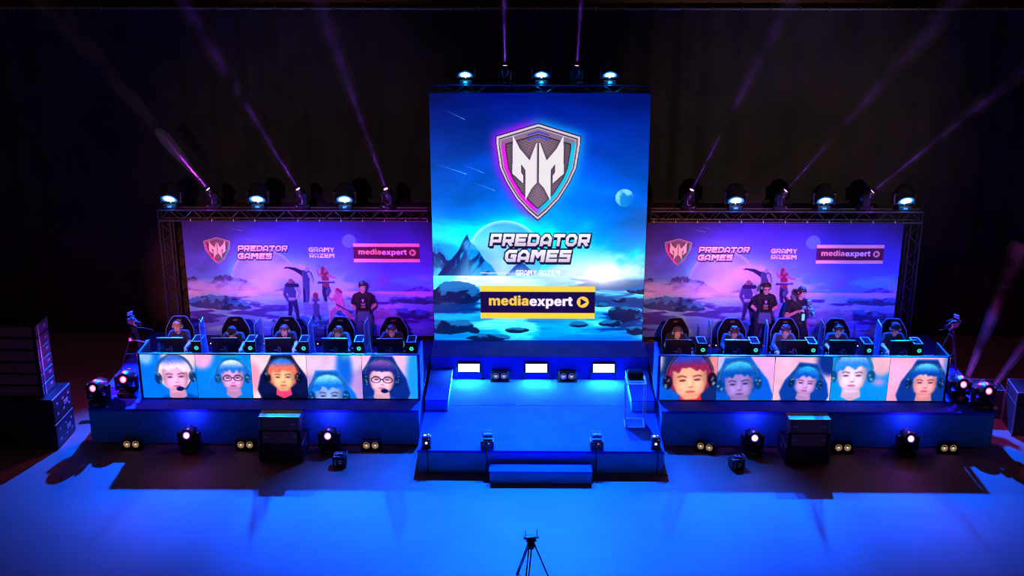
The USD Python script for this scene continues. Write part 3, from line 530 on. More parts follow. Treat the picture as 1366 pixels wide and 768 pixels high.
# ------------------------------------------------------------------ big screen
t = thing('led_screen', 'tall blue video wall showing a shield emblem above the centre stage', 'screen')
picture('display', main_screen_picture(), (-2.41, 26.48, 1.05), (4.90, 0, 0), (0, 0, 5.84), 'led_print', t, label='lit picture of icy shore and shield')
obj('cabinet', bx((.04, 26.57, 3.97), (4.92, .16, 5.85), .01), 'black_paint', t)
for x in (-2.2, -.7, .8, 2.3): obj('rear_brace', cyl((x, 26.7, 1.06), (x, 26.7, 6.8), .03), 'steel', t)
t = thing('screen_truss', 'dark truss bar along the top edge of the tall video wall', 'truss')
truss_members(t, (-2.36, 26.5, 6.905), (2.44, 26.5, 6.905), (0, 1, 0), (0, 0, 1), .17, .25, 'truss_black')

# ------------------------------------------------------------------ moving heads
def mover(name, label, group, loc, target, lens, lens_r, scale=1.0, head_len=.40, head_r=.17, yoke_mat='head_shell', yaw=None):
    loc = np.array(loc, float); s = scale; t = thing(name, label, 'stage light', loc, 0, group)
    d = np.array(target, float) - loc - np.array([0, 0, .34 * s]); d /= np.linalg.norm(d)
    a = math.degrees(math.atan2(d[1], d[0])) - 90 if yaw is None else yaw
    RZ = lambda m: rot(m, a, [0, 0, 1])
    obj('base', RZ(cat([bx((0, 0, .055 * s), (.34 * s, .30 * s, .11 * s), .02 * s), lathe([(0, .11 * s), (.10 * s, .11 * s), (.09 * s, .14 * s), (0, .14 * s)], 16)])), 'head_shell', t)
    obj('base_display', RZ(bx((0, .152 * s, .06 * s), (.10 * s, .01, .04 * s), .002)), 'grey_plastic', t)
    hub = np.array([0, 0, .36 * s]); w = head_r * s + .03 * s
    for q in (-1, 1):
        obj('yoke_arm', RZ(cat([bx((q * w, 0, .27 * s), (.05 * s, .15 * s, .30 * s), .02 * s), bx((q * w * .55, 0, .155 * s), (w * .95, .13 * s, .04 * s), .012 * s), cyl((q * (w - .03 * s), 0, .36 * s), (q * (w + .03 * s), 0, .36 * s), .07 * s, 14)])), yoke_mat, t)
    L, R = head_len * s, head_r * s
    prof = [(0, -L * .55), (R * .55, -L * .53), (R * .85, -L * .40), (R, -L * .15), (R, L * .12), (R * .93, L * .30), (max(lens_r * 1.25, R * .7), L * .45), (lens_r * 1.12, L * .45), (lens_r * 1.08, L * .40), (0, L * .40)]
    hd = obj('head', to_dir(lathe(prof, 28), d, hub), 'head_shell', t, smooth=40)
    obj('lens', to_dir(lathe([(0, L * .44), (lens_r * .6, L * .435), (lens_r, L * .415), (lens_r, L * .405), (0, L * .405)], 24), d, hub), lens, hd, label='lit round lens')
    obj('lens_rim', to_dir(lathe([(lens_r, L * .416), (lens_r * 1.0, L * .42), (lens_r * .80, L * .436), (lens_r * .78, L * .43)], 24), d, hub), lens + '_rim', hd, label='coloured glowing rim of the lens')
    obj('lens_ring', to_dir(lathe([(lens_r, L * .405), (lens_r * 1.12, L * .41), (lens_r * 1.16, L * .46), (lens_r * 1.03, L * .46), (lens_r, L * .405)], 24), d, hub), 'grey_plastic', hd)
    for q in (-1, 1): obj('cooling_fin', to_dir(cat([bx((q * R * .98, 0, -L * (.05 + .08 * k)), (.012, R * 1.1, .012), .002) for k in range(4)]), d, hub), 'black_plastic', hd)
    return loc + hub + d * (L * .47 + .02), d
def beam_haze(label, p, d, L, r0, r1, dens, puff):
    """A shaft of drifting haze standing in a moving head's beam; the lamp inside it does the lighting."""
    n = 16; m = lathe([(0, 0), (r0, 0), *[(r0 + (r1 - r0) * k / 8, L * k / 8) for k in range(1, 9)], (0, L)], n)
    return obj('haze', to_dir(m, d, p), dens, smooth=True, label=label, cat='haze', kind='stuff', group='haze in the light beams')
BLUE_WASH = (0.0, .066, 1.0)
WASH_P, CENTRE_P, BEAM_P = 5200.0, 8600.0, 1700.0
order = ['first', 'second', 'third']
def haze_mat(name, dens, noise_lo=.35, scale=1.6):
    _mats[name] = usdkit.material(stage, '/World/Looks/' + name, {'tc': ('geometry', {}), 'n': ('noise_texture', {'scale': scale, 'detail': 3.0}), 'r': ('map_range', {'from_min': noise_lo, 'from_max': .75, 'to_min': 0.02 * dens, 'to_max': dens, 'clamp': True}),
        'v': ('principled_volume', {'color': (.9, .9, .9), 'anisotropy': .2})}, [('tc.position', 'n.vector'), ('n.fac', 'r.value'), ('r.result', 'v.density')], volume='v.volume')
haze_mat('haze_puff', 9.0, .3, 4.0); haze_mat('haze_thin', .35); haze_mat('haze_mid', .5); haze_mat('haze_thick', 1.2, .42, 1.1)
for side, xs, aims in (('left', (-8.55, -6.51, -4.48), (-8.9, -6.5, -4.3)), ('right', (4.61, 6.66, 8.52), (4.5, 6.7, 8.9))):
    for k, (x, ax) in enumerate(zip(xs, aims)):
        p, d = mover('wash_light', f'moving head with wide blue lens, {order[k]} from left on the {side} truss', 'blue wash lights on the trusses', (x, 27.18, 4.08), (ax, 22.6, 0), 'lens_blue', .165, 1.0, .42, .21)
        bulb((p[0], 26.92, 4.18), (.0, .22, 1.0), 1.6, .02)
        spot(p + d * .06, p + d * 5, BLUE_WASH, WASH_P, 26, 1.0, .05)
for k, x in enumerate((-1.6, .07, 1.57)):
    p, d = mover('wash_light', f'moving head with wide bright blue lens, {order[k]} from left atop the tall screen', 'blue wash lights on the tall screen', (x, 26.6, 7.085), (x * 1.1, 20.2, 0), 'lens_blue', .14, .9, .40, .18)
    bulb((p[0], 26.40, 7.14), (.0, .22, 1.0), 1.6, .02)
    spot(p + d * .06, p + d * 5, BLUE_WASH, CENTRE_P, 25, 1.0, .05)
BEAMS = [('left', 0, -7.58, (-10.7, 25.5, 9.6), 'haze_thick', .9), ('left', 1, -5.5, (-7.8, 25.6, 9.6), 'haze_mid', .40), ('left', 2, -3.48, (-4.9, 25.6, 9.9), 'haze_mid', .35),
         ('right', 0, 3.53, (5.6, 25.6, 9.8), 'haze_thin', .35), ('right', 1, 5.67, (9.3, 25.6, 9.8), 'haze_thin', .35), ('right', 2, 7.66, (12.2, 25.4, 9.4), 'haze_thin', .35)]
for side, k, x, tgt, hz, pw in BEAMS:
    p, d = mover('beam_light', f'moving head with small violet lens, {order[k]} from the left on the {side} truss', 'violet beam lights on the trusses', (x, 27.18, 4.08), tgt, 'lens_violet', .06, .9, .40, .13, 'head_shell')
    bulb((p[0], 26.85, 4.22), (.6, .04, 1.0), 1.0, .02)
    spot(p + d * .03, p + d * 5, ((.30, .03, 1.0), (.62, .03, 1.0))[hz == 'haze_thick'], BEAM_P * pw, 1.9, .6, .02)
    beam_haze(f'faint violet haze shaft above the {order[k]} violet light of the {side} truss', p + d * .06, d, 6.4, .07, .07 + 6.4 * math.tan(math.radians(2.4)), hz, 0)
    if hz == 'haze_thick': obj('haze', to_dir(lathe([(0, .35), (.085, .6), (.13, 1.1), (.15, 1.5), (.10, 1.75), (0, 1.85)], 16), d, p), 'haze_puff', smooth=True, label='bright magenta puff of haze in the leftmost violet light beam', cat='haze', kind='stuff')
for k, (x, tx) in enumerate(((-.73, -.78), (.84, 1.05))):
    p, d = mover('beam_light', f"moving head with small violet lens above the tall screen, {('left', 'right')[k]} one of two", 'violet beam lights on the tall screen', (x, 26.6, 7.085), (tx, 26.2, 12), 'lens_violet', .055, .75, .40, .13)
    spot(p + d * .03, p + d * 5, (.30, .06, 1.0), BEAM_P * .45, 2.5, .6, .02)
    beam_haze(f"violet haze shaft rising from the {('left', 'right')[k]} violet light on the tall screen", p + d * .06, d, 3.4, .06, .06 + 3.4 * math.tan(math.radians(3.1)), 'haze_mid', 0)
# pink heads on the platform ends, purple heads on the floor
for x, y, z, tx, lab in ((-9.31, 23.30, .8, -10.9, 'pink moving head on the outer corner of the left platform'), (-8.86, 23.78, .8, -8.6, 'pink moving head behind the outer corner of the left platform, beside the counter'),
                         (9.0, 23.70, .8, 9.3, 'pink moving head on the right platform beside the counter end'), (9.40, 23.36, .8, 10.2, 'pink moving head on the outermost corner of the right platform')):
    p, d = mover('spot_light', lab, 'pink moving heads on the platform ends', (x, y, z), (tx, 13, 4.2), 'lens_pink', .075, 1.12, .46, .16)
    bulb((x + (.12 if x > 0 else -.12), y + .25, z + .78), (.75, .07, .75), 9.0, .03)
    if x > 0:
        bd = np.array([.62, .1, 1.0]) if x > 9.2 else np.array([.30, .1, 1.0]); bd /= np.linalg.norm(bd); bp = p + bd * .14
        spot(bp, bp + bd, (.75, .03, .75), 260.0, 3.2, .6, .02); beam_haze('faint magenta haze shaft rising from the ' + lab[:37].strip(), bp + bd * .04, bd, 3.0, .06, .06 + 3.0 * math.tan(math.radians(3.6)), 'haze_thin', 0)
for x, tx, lab in ((-7.30, -7.6, 'purple moving head on the floor at the outer part of the left platform'), (-4.36, -4.5, 'purple moving head on the floor right of the left subwoofer'),
                   (4.48, 4.9, 'purple moving head on the floor left of the right subwoofer'), (7.70, 8.2, 'purple moving head on the floor at the outer part of the right platform')):
    p, d = mover('floor_light', lab, 'purple moving heads on the floor', (x, 22.74, 0), (tx, 10, 5.0), 'lens_purple', .075, 1.05, .42, .16)
    bulb((x, 22.84, .74), (.13, .04, 1.0), 3.0, .03)

# ------------------------------------------------------------------ LED counters with the players' pictures
PORT = {
 'left': [portrait(BLUE, [(.72, .1, .28, .42, PEACH), (.18, .02, .12, .2, (.55, .75, .95))], False, DEEP, (.62, .50, .185), (.95, .66, .84), (.98, .84, .92), (.22, .40, .90), (.0, .30, .72), mic=True, seed=11),
          portrait((0, .50, .97), [(.16, .05, .2, .28, PINK), (1.0, .6, .1, .5, (.05, .6, .95))], True, (.02, .48, .94), (.64, .52, .16), (.88, .62, .86), (.10, .42, .85), (.80, .90, .98), (.0, .48, .95), glasses=True, seed=12),
          portrait(PEACH, [(.1, .5, .1, .3, (.98, .6, .75))], True, (.02, .07, .28), (.56, .50, .165), (1.0, .74, .56), (.95, .42, .35), (.15, .45, .95), (.02, .04, .2), neck=(.95, .25, .45), seed=13),
          portrait((.72, .56, .86), [(.4, .2, .6, .3, (.90, .76, .92)), (.68, .35, .13, .4, (.05, .38, .85)), (.70, .08, .06, .08, (.3, .6, .85))], True, (.03, .42, .90), (.40, .88, .19), (.55, .66, .95), (.05, .42, .90), (.45, .82, 1), (0, .4, .9), seed=14),
          portrait((.94, .72, .88), [(.95, .5, .2, .8, (.10, .60, .98))], True, (.03, .16, .55), (.36, .54, .175), (.97, .72, .84), (.10, .14, .50), (.45, .30, .65), (.03, .25, .65), glasses=True, mic=True, seed=15)],
 'right': [portrait((.05, .14, .42), [(.02, .05, .12, .3, (1, .95, .9)), (.98, .1, .12, .4, (.98, .55, .6)), (.1, .8, .3, .4, (.02, .35, .85))], False, DEEP, (.55, .52, .235), (1.0, .68, .55), (.55, .12, .30), (.10, .25, .80), (.15, .03, .15), neck=(.90, .10, .22), seed=21),
           portrait((.80, .62, .90), [(.8, .4, .3, .6, (.92, .66, .90)), (.2, .15, .25, .2, (.75, .72, .95))], True, (.02, .36, .88), (.43, .60, .20), (.62, .50, .82), (.02, .30, .72), (.25, .75, 1), (.02, .42, .92), curly=True, seed=22),
           portrait((.95, .72, .86), [(.85, .1, .2, .3, (.03, .18, .55))], True, (.02, .24, .66), (.53, .58, .15), (.80, .60, .88), (.05, .32, .75), (.10, .60, .95), (.02, .22, .62), curly=True, seed=23),
           portrait((.02, .55, .96), [(.82, .18, .18, .26, (.96, .72, .82)), (.80, .57, .09, .06, (.85, .55, .8))], False, DEEP, (.38, .42, .20), (.93, .78, .94), (.15, .50, .90), (.55, .72, .98), (.0, .55, .95), seed=24),
           portrait((.96, .66, .84), [(.95, .5, .06, .8, (.25, .45, .85))], True, (.03, .20, .60), (.63, .56, .17), (.96, .62, .66), (.02, .25, .68), (.30, .75, .98), (.02, .22, .62), curly=True, seed=25)]}
for side, x0, x1 in (('left', -8.47, -2.56), ('right', 2.60, 8.66)):
    t = thing('led_counter', f'low video wall of five player portraits in front of the {side} players', 'video counter')
    wdt = (x1 - x0) / 5
    for k in range(5): picture('portrait_panel', PORT[side][k], (x0 + wdt * k + .004, 23.612, .825), (wdt - .008, 0, 0), (0, 0, 1.0), 'led_print_bright', t)
    for k in range(5): obj('panel_case', bx((x0 + wdt * (k + .5), 23.645, 1.32), (wdt - .004, .06, 1.02), .006), 'black_paint', t)
    obj('top_rail', bx(((x0 + x1) / 2, 23.648, 1.836), (x1 - x0 + .1, .07, .012), .004), 'black_paint', t)
    for x in (x0 - .03, x1 + .03): obj('end_panel', bx((x, 24.02, 1.325), (.05, .80, 1.05), .008), 'carpet_stage' if abs(x) < 4 else 'black_paint', t)
# ------------------------------------------------------------------ people
def hull(*ps): return Manifold.batch_hull([Manifold.sphere(r, 14).translate([float(x) for x in p]) for p, r in ps])
def union(ms):
    out = ms[0]
    for m in ms[1:]: out = out + m
    return out
def tm(man, smooth_it=0, refine=None):
    if refine: man = man.refine_to_length(refine)
    m = man.to_mesh(); t = trimesh.Trimesh(m.vert_properties[:, :3], m.tri_verts, process=True)
    if smooth_it: trimesh.smoothing.filter_taubin(t, iterations=smooth_it)
    return t
def man(t):
    import manifold3d
    return Manifold(manifold3d.Mesh(np.asarray(t.vertices, np.float32), np.asarray(t.faces, np.uint32)))
V3 = lambda *a: np.array(a, float)
def unit(a): a = np.array(a, float); return a / np.linalg.norm(a)
def hand(wrist, d, palm_n, side, curl=.5):
    """Palm and five bent fingers; d = where the fingers point, palm_n = the way the palm faces, side +1 when the thumb lies towards cross(d, palm_n)."""
    d, n = unit(d), unit(palm_n); n = unit(n - d * (n @ d)); s = np.cross(d, n) * side; w = np.array(wrist, float)
    pts = [hull((w, .026), (w + d * .085 + s * .03, .013), (w + d * .085 - s * .03, .013), (w + d * .03 + s * .03, .014))]
    for k, (o, L) in enumerate(((.031, .070), (.011, .078), (-.010, .072), (-.030, .056))):
        p = w + d * .085 + s * o; q = d
        for j, f in enumerate((.45, .32, .23)):
            ang = curl * (.35 + .45 * j); q2 = unit(d * math.cos(ang * 1.2) + n * math.sin(ang * 1.2)); e = p + q2 * L * f
            pts.append(hull((p, .0088), (e, .0082))); p = e
    p = w + d * .03 + s * .032; e = p + unit(d * .6 + s * .8 + n * .3) * .035; pts += [hull((p, .011), (e, .0095)), hull((e, .0095), (e + unit(d * .9 + s * .3 + n * .4) * .028, .0085))]
    return union(pts)
def head_parts(parent, at, yaw, pitch, skin, hair, style, headset=True, glasses=False, cap=False, tilt=0, mouth_mic=True):
    R = ROT(math.radians(yaw), [0, 0, 1]) @ ROT(math.radians(pitch), [1, 0, 0]) @ ROT(math.radians(tilt), [0, 1, 0]); R[:3, 3] = at
    T = lambda m: (lambda c: (c.apply_transform(R), c)[1])(m.copy())
    h = union([hull((V3(0, .025, .045), .088), (V3(0, -.005, .035), .082), (V3(0, -.03, -.01), .066), (V3(0, .03, .0), .08)), hull((V3(0, -.028, -.02), .066), (V3(0, -.052, -.092), .030), (V3(.03, -.025, -.07), .036), (V3(-.03, -.025, -.07), .036)),
               hull((V3(0, -.088, .012), .010), (V3(0, -.108, -.026), .013), (V3(.012, -.094, -.030), .010), (V3(-.012, -.094, -.030), .010)), hull((V3(.02, -.082, .03), .012), (V3(-.02, -.082, .03), .012))])
    for q in (-1, 1): h = h + hull((V3(q * .082, .018, .018), .012), (V3(q * .086, .026, -.02), .010), (V3(q * .088, .032, .01), .012))
    hm = tm(h, 4, .014)
    for q in (-1, 1):
        obj('eye', T(mv(trimesh.creation.icosphere(1, .0125), (q * .031, -.0865, .008))), 'eye_white', parent); obj('pupil', T(mv(trimesh.creation.icosphere(1, .0072), (q * .031, -.0965, .007))), 'eye_dark', parent)
        obj('eyebrow', T(tm(hull((V3(q * .016, -.094, .029), .0055), (V3(q * .036, -.090, .034), .0055), (V3(q * .05, -.079, .029), .004)))), hair, parent)
    obj('mouth', T(tm(hull((V3(-.020, -.0835, -.062), .0055), (V3(0, -.090, -.0615), .0065), (V3(.020, -.0835, -.062), .0055)))), 'lip', parent)
    hr = hull((V3(0, .028, .052), .097), (V3(0, .0, .05), .092), (V3(0, .045, .0), .086)) - (hull((V3(.06, -.13, -.12), .03), (V3(-.06, -.13, -.12), .03), (V3(.07, -.14, .05), .035), (V3(-.07, -.14, .05), .035), (V3(.075, -.035, -.13), .02), (V3(-.075, -.035, -.13), .02), (V3(.078, -.07, .035), .02), (V3(-.078, -.07, .035), .02)))
    rs = np.random.RandomState(int(abs(at[0]) * 97) % 1000 + 5); tufts = []
    if style != 'short':
        for k in range(16):
            a = rs.uniform(-1.2, 1.2); p = V3(.075 * math.sin(a), -.075 * math.cos(a) * .95, .085 + .02 * rs.rand()); q = p + V3(.012 * rs.randn(), -.016, -.036 - .02 * rs.rand() * (style == 'fringe')); tufts.append(hull((p, .017), (q, .007)))
        if style == 'curly': tufts += [Manifold.sphere(.022 + .01 * rs.rand(), 10).translate([.095 * math.sin(a) * c, .02 - .085 * math.cos(a) * c, .06 + .085 * math.sqrt(max(0, 1 - c * c))]) for a, c in zip(rs.uniform(0, 6.28, 34), rs.uniform(.3, 1, 34))]
    obj('hair', T(tm(union([hr] + tufts), 2, .02)), hair, parent, smooth=60)
    if cap:
        c = hull((V3(0, .02, .07), .102), (V3(0, .0, .066), .10)) - Manifold.cube([.5, .5, .3], True).translate([0, 0, -.10]); c = c + hull((V3(.05, -.10, .055), .012), (V3(-.05, -.10, .055), .012), (V3(.035, -.155, .05), .010), (V3(-.035, -.155, .05), .010))
        obj('cap', T(tm(c, 1, .02)), 'shirt_black', parent)
    if headset:
        ang = np.linspace(-1.75, 1.75, 20); hb = obj('headset', T(cat([tube([(.108 * math.sin(a), .02, .035 + .115 * math.cos(a)) for a in ang], .012, 8)])), 'black_plastic', parent)
        for q in (-1, 1):
            obj('ear_cup', T(cat([cyl((q * .082, .02, .0), (q * .118, .02, .0), .042, 16), cyl((q * .115, .02, 0), (q * .124, .02, 0), .03, 16)])), 'grey_plastic', hb)
        if mouth_mic: obj('microphone', T(cat([tube([(.105, .0, -.02), (.10, -.05, -.06), (.07, -.10, -.075), (.03, -.118, -.07)], .004), mv(trimesh.creation.icosphere(1, .014), (.028, -.119, -.07))])), 'black_matte', hb)
    if glasses:
        fr = []
        for q in (-1, 1):
            th = np.linspace(0, 2 * np.pi, 17); fr.append(tube([(q * .034 + .024 * math.cos(a), -.106, .006 + .018 * math.sin(a)) for a in th], .0028, 5)); fr.append(tube([(q * .058, -.105, .01), (q * .078, -.06, .014), (q * .088, .02, .016)], .0025, 5))
        fr.append(tube([(-.01, -.106, .008), (0, -.108, .011), (.01, -.106, .008)], .0028, 5)); obj('glasses', T(cat(fr)), 'black_plastic', parent)
    return T(hm)
def figure(parent, J, skin, shirt, trousers, shoes, head_kw, sleeves='short', hands=((0, -1, -.2), (0, -1, -.2)), palms=((0, 0, -1), (0, 0, -1)), curl=(.5, .5), print_front=False):
    """One continuous body from a skeleton J, with shirt, trousers and shoes following it."""
    pl, ch, nk, hd = J['pelvis'], J['chest'], J['neck'], J['head']; side = V3(1, 0, 0) if 'side' not in J else J['side']
    wa = (pl * .45 + ch * .55)
    torso = lambda g: [hull((pl + side * .075, .098 + g), (pl - side * .075, .098 + g), (wa + side * .06, .092 + g), (wa - side * .06, .092 + g)), hull((wa + side * .06, .092 + g), (wa - side * .06, .092 + g), (ch + side * .082, .100 + g), (ch - side * .082, .100 + g)),
                       hull((ch + side * .082, .098 + g), (ch - side * .082, .098 + g), (J['sh'][0], .052 + g), (J['sh'][1], .052 + g), (nk, .052 + g * .5))]
    arm_u = lambda g, k, f=1.0: hull((J['sh'][k], .053 + g), (J['sh'][k] + (J['el'][k] - J['sh'][k]) * f, .053 - .010 * f + g))
    arm_l = lambda g, k: hull((J['el'][k], .045 + g), (J['wr'][k], .029 + g))
    leg_u = lambda g, k: hull((J['hip'][k], .092 + g), (J['kn'][k], .062 + g)); leg_l = lambda g, k: hull((J['kn'][k], .060 + g), (J['kn'][k] * .62 + J['an'][k] * .38, .056 + g), (J['an'][k], .040 + g))
    body = union(torso(0) + [f(0, k) for f in (arm_u, arm_l, leg_u, leg_l) for k in (0, 1)] + [hull((nk - V3(0, 0, .03), .056), (hd + V3(0, .01, -.06), .050))])
    for k in (0, 1): body = body + hull((J['an'][k] + V3(0, 0, -.03), .035), (J['toe'][k], .026))
    bm = tm(body, 6, .035); hm = head_parts(parent, hd, skin=skin, **head_kw)
    parts = [man(bm), man(hm)]
    for k in (0, 1): parts.append(hand(J['wr'][k], hands[k], palms[k], 1 if k == 0 else -1, curl[k]))
    obj('body', tm(union(parts)), skin, parent, smooth=50)
    sl = {'short': .62, 'long': 1.0}[sleeves]
    sh = union(torso(.016) + [arm_u(.016, k, sl) for k in (0, 1)] + ([arm_l(.012, k) for k in (0, 1)] if sleeves == 'long' else []))
    sm_ = tm(sh, 6, .035); obj('shirt', sm_, shirt, parent, smooth=60)
    belt = pl + V3(0, 0, .02); tr = union([hull((belt + side * .075, .108), (belt - side * .075, .108), (J['hip'][0], .108), (J['hip'][1], .108))] + [f(.018, k) for f in (leg_u, leg_l) for k in (0, 1)])
    obj('trousers', tm(tr, 6, .035), trousers, parent, smooth=60)
    for k in (0, 1):
        a, t_ = J['an'][k], J['toe'][k]; z0 = min(a[2], t_[2]) ; obj('shoe', tm(hull((a + V3(0, .03, -.035), .042), (a + V3(0, -.02, -.02), .048), (t_, .034)), 2, .02), shoes, parent)
    return sm_
def seated(label, x, y, z0, top, yaw=0, lean=0.0, hx=0.0, skin='skin_a', hair='hair_dark', style='fringe', shirt='shirt_black', pitch=12, head_yaw=0, glasses=False, cap=False, sleeves='short', arm=(0, 0), tilt=0):
    t = thing('person', label, 'person', (x, y, z0), yaw, 'seated players')
    k = (top - .17) / 1.12; hd = V3(hx, -.10 - lean, top - .155)
    J = dict(pelvis=V3(0, .10, .56), chest=V3(hx * .6, .03 - lean * .6, .60 + .30 * k), neck=V3(hx * .9, -.01 - lean * .85, top - .30), head=hd)
    zs = J['chest'][2] + .07
    J['sh'] = [V3(.165 + hx * .6, .03 - lean * .6, zs), V3(-.165 + hx * .6, .03 - lean * .6, zs)]
    J['el'] = [V3(.25 + hx * .3, -.14 - lean * .4, .80), V3(-.25 + hx * .3, -.14 - lean * .4, .80)]
    J['wr'] = [V3(.24 + arm[0], -.42, .79), V3(-.22 + arm[1], -.43, .79)]
    J['hip'] = [V3(.095, .06, .55), V3(-.095, .06, .55)]; J['kn'] = [V3(.14, -.36, .54), V3(-.14, -.36, .54)]; J['an'] = [V3(.14, -.34, .10), V3(-.14, -.34, .10)]; J['toe'] = [V3(.15, -.50, .04), V3(-.15, -.50, .04)]
    figure(t, J, skin, shirt, 'trouser_dark', 'shoe_dark', dict(yaw=head_yaw, pitch=pitch, hair=hair, style=style, glasses=glasses, cap=cap, tilt=tilt), sleeves, ((0, -1, -.12), (0, -1, -.12)), ((0, 0, -1), (0, 0, -1)), (.45, .6))
    return t
# ------------------------------------------------------------------ seats, desks and the players' kit
PZ = .8
SEATS = {'left': dict(head=(-7.99, -6.77, -5.61, -4.42, -3.23), chair=(-8.05, -6.79, -5.63, -4.43, -3.22), mon=(-7.955, -6.77, -5.61, -4.385, -3.19), pc=(-7.35, -6.19, -5.04, -3.85, -2.72), top=(1.325, 1.19, 1.235, 1.20, 1.245)),
         'right': dict(head=(3.10, 4.35, 5.48, 6.65, 7.90), chair=(3.11, 4.37, 5.56, 6.69, 7.96), mon=(3.04, 4.31, 5.51, 6.57, 7.87), pc=(3.53, 4.66, 5.89, 7.08, 8.15), top=(1.22, 1.235, 1.265, 1.29, 1.325))}
ORD = ('leftmost', 'second from left', 'middle', 'second from right', 'rightmost')
PEOPLE = {'left': [dict(skin='skin_b', hair='hair_fair', style='fringe', shirt='shirt_navy', pitch=4, head_yaw=-6, look='fair-haired player in a navy t-shirt and headset', arm=(-.02, 0)), dict(skin='skin_c', hair='hair_dark', style='short', cap=True, shirt='shirt_black', pitch=9, head_yaw=10, look='player in a dark cap bending low with headset', lean=.04),
                   dict(skin='skin_b', hair='hair_brown', style='fringe', shirt='shirt_black', pitch=2, head_yaw=-4, look='brown-haired player in black sitting upright with headset'), dict(skin='skin_a', hair='hair_brown', style='curly', shirt='shirt_grey', pitch=12, head_yaw=14, look='curly-haired player in grey tilting his head with headset', sleeves='long', tilt=12, lean=.03),
                   dict(skin='skin_b', hair='hair_dark', style='fringe', shirt='shirt_black', pitch=5, glasses=True, head_yaw=4, look='dark-haired player with glasses and headset')],
          'right': [dict(skin='skin_b', hair='hair_brown', style='short', shirt='shirt_black', pitch=2, head_yaw=6, look='short-haired player in black lit warm by the monitor'), dict(skin='skin_c', hair='hair_dark', style='curly', shirt='shirt_navy', pitch=12, head_yaw=12, look='dark curly-haired player in navy bowed over the desk', sleeves='long', lean=.03),
                    dict(skin='skin_a', hair='hair_dark', style='curly', shirt='shirt_grey', pitch=4, head_yaw=3, look='curly-haired player in a grey sweater with headset', sleeves='long', lean=.02), dict(skin='skin_b', hair='hair_dark', style='fringe', shirt='shirt_navy', pitch=5, head_yaw=-5, look='player with a dark fringe in a navy top'),
                    dict(skin='skin_a', hair='hair_dark', style='short', cap=True, shirt='shirt_black', pitch=5, head_yaw=-8, look='player in a dark cap and black t-shirt with headset')]}
def chair(x, side, k, rz):
    t = thing('gaming_chair', f'black racing-style gaming chair, {ORD[k]} in the {side} row', 'chair', (x, 25.18, PZ), rz, 'black gaming chairs')
    star = []
    for q in range(5):
        a = math.radians(90 + 72 * q); d = V3(math.cos(a), math.sin(a), 0)
        obj('base_leg', tm(hull((V3(0, 0, .11), .03), (d * .30 + V3(0, 0, .085), .022))), 'black_plastic', t); obj('caster', cyl(d * .30 + V3(-.02, 0, .04), d * .30 + V3(.02, 0, .04), .04, 12), 'black_plastic', t)
    obj('gas_lift', cyl((0, 0, .10), (0, 0, .42), .03, 12), 'steel', t)
    obj('seat', tm(hull((V3(.21, -.44, .44), .045), (V3(-.21, -.44, .44), .045), (V3(.22, .0, .44), .05), (V3(-.22, .0, .44), .05))), 'leather', t)
    pts = [(-.20, .44), (-.27, .62), (-.29, .86), (-.285, .98), (-.24, 1.09), (-.18, 1.20), (-.145, 1.255), (-.10, 1.275), (.10, 1.275), (.145, 1.255), (.18, 1.20), (.24, 1.09), (.285, .98), (.29, .86), (.27, .62), (.20, .44)]
    pts = [(px * 1.10, pz) for px, pz in pts]
    lean = lambda m: rot(m, -9, [1, 0, 0], [0, .02, .45])
    inner = [(px * .62, .5 + (pz - .44) * .86) for px, pz in pts]
    core = trimesh.convex.convex_hull(np.array([(px * s_, yy, .86 + (pz - .86) * s_) for px, pz in pts for yy, s_ in ((.02, 1.0), (.10, .98), (.13, .86), (-.01, .93))]))
    obj('backrest', lean(core), 'leather', t)
    wings = [hull((V3(q * .26, .03, .66), .035), (V3(q * .265, .01, .98), .03), (V3(q * .27, -.06, .82), .025)) for q in (-1, 1)]
    for w_ in wings: obj('side_bolster', lean(tm(w_)), 'leather', t)
    obj('piping', lean(tube([(px * .99, .0, pz * 1.0) for px, pz in pts[1:-1]], .009, 6)), 'piping', t, label='pale piping along the backrest edge')
    obj('headrest_badge', lean(bx((0, -.012, 1.19), (.10, .012, .04), .003)), 'chair_logo', t)
    for q in (-1, 1): obj('armrest', cat([bx((q * .31, -.16, .655), (.085, .26, .03), .012), bx((q * .30, -.10, .53), (.04, .07, .24), .008), bx((q * .24, -.10, .42), (.16, .06, .03), .006)]), 'black_plastic', t)
def desk(x, w, side, k):
    t = thing('gaming_desk', f'dark desk behind the video counter, {ORD[k]} of the {side} row', 'desk', (x, 24.08, PZ), 0, 'dark gaming desks')
    obj('top', bx((0, 0, .735), (w - .01, .72, .03), .006), 'desk_top', t)
    for q in (-1, 1): obj('leg', bx((q * (w / 2 - .08), 0, .36), (.05, .62, .72), .008), 'black_paint', t)
    obj('crossbar', bx((0, -.25, .55), (w - .2, .03, .10), .006), 'black_paint', t)
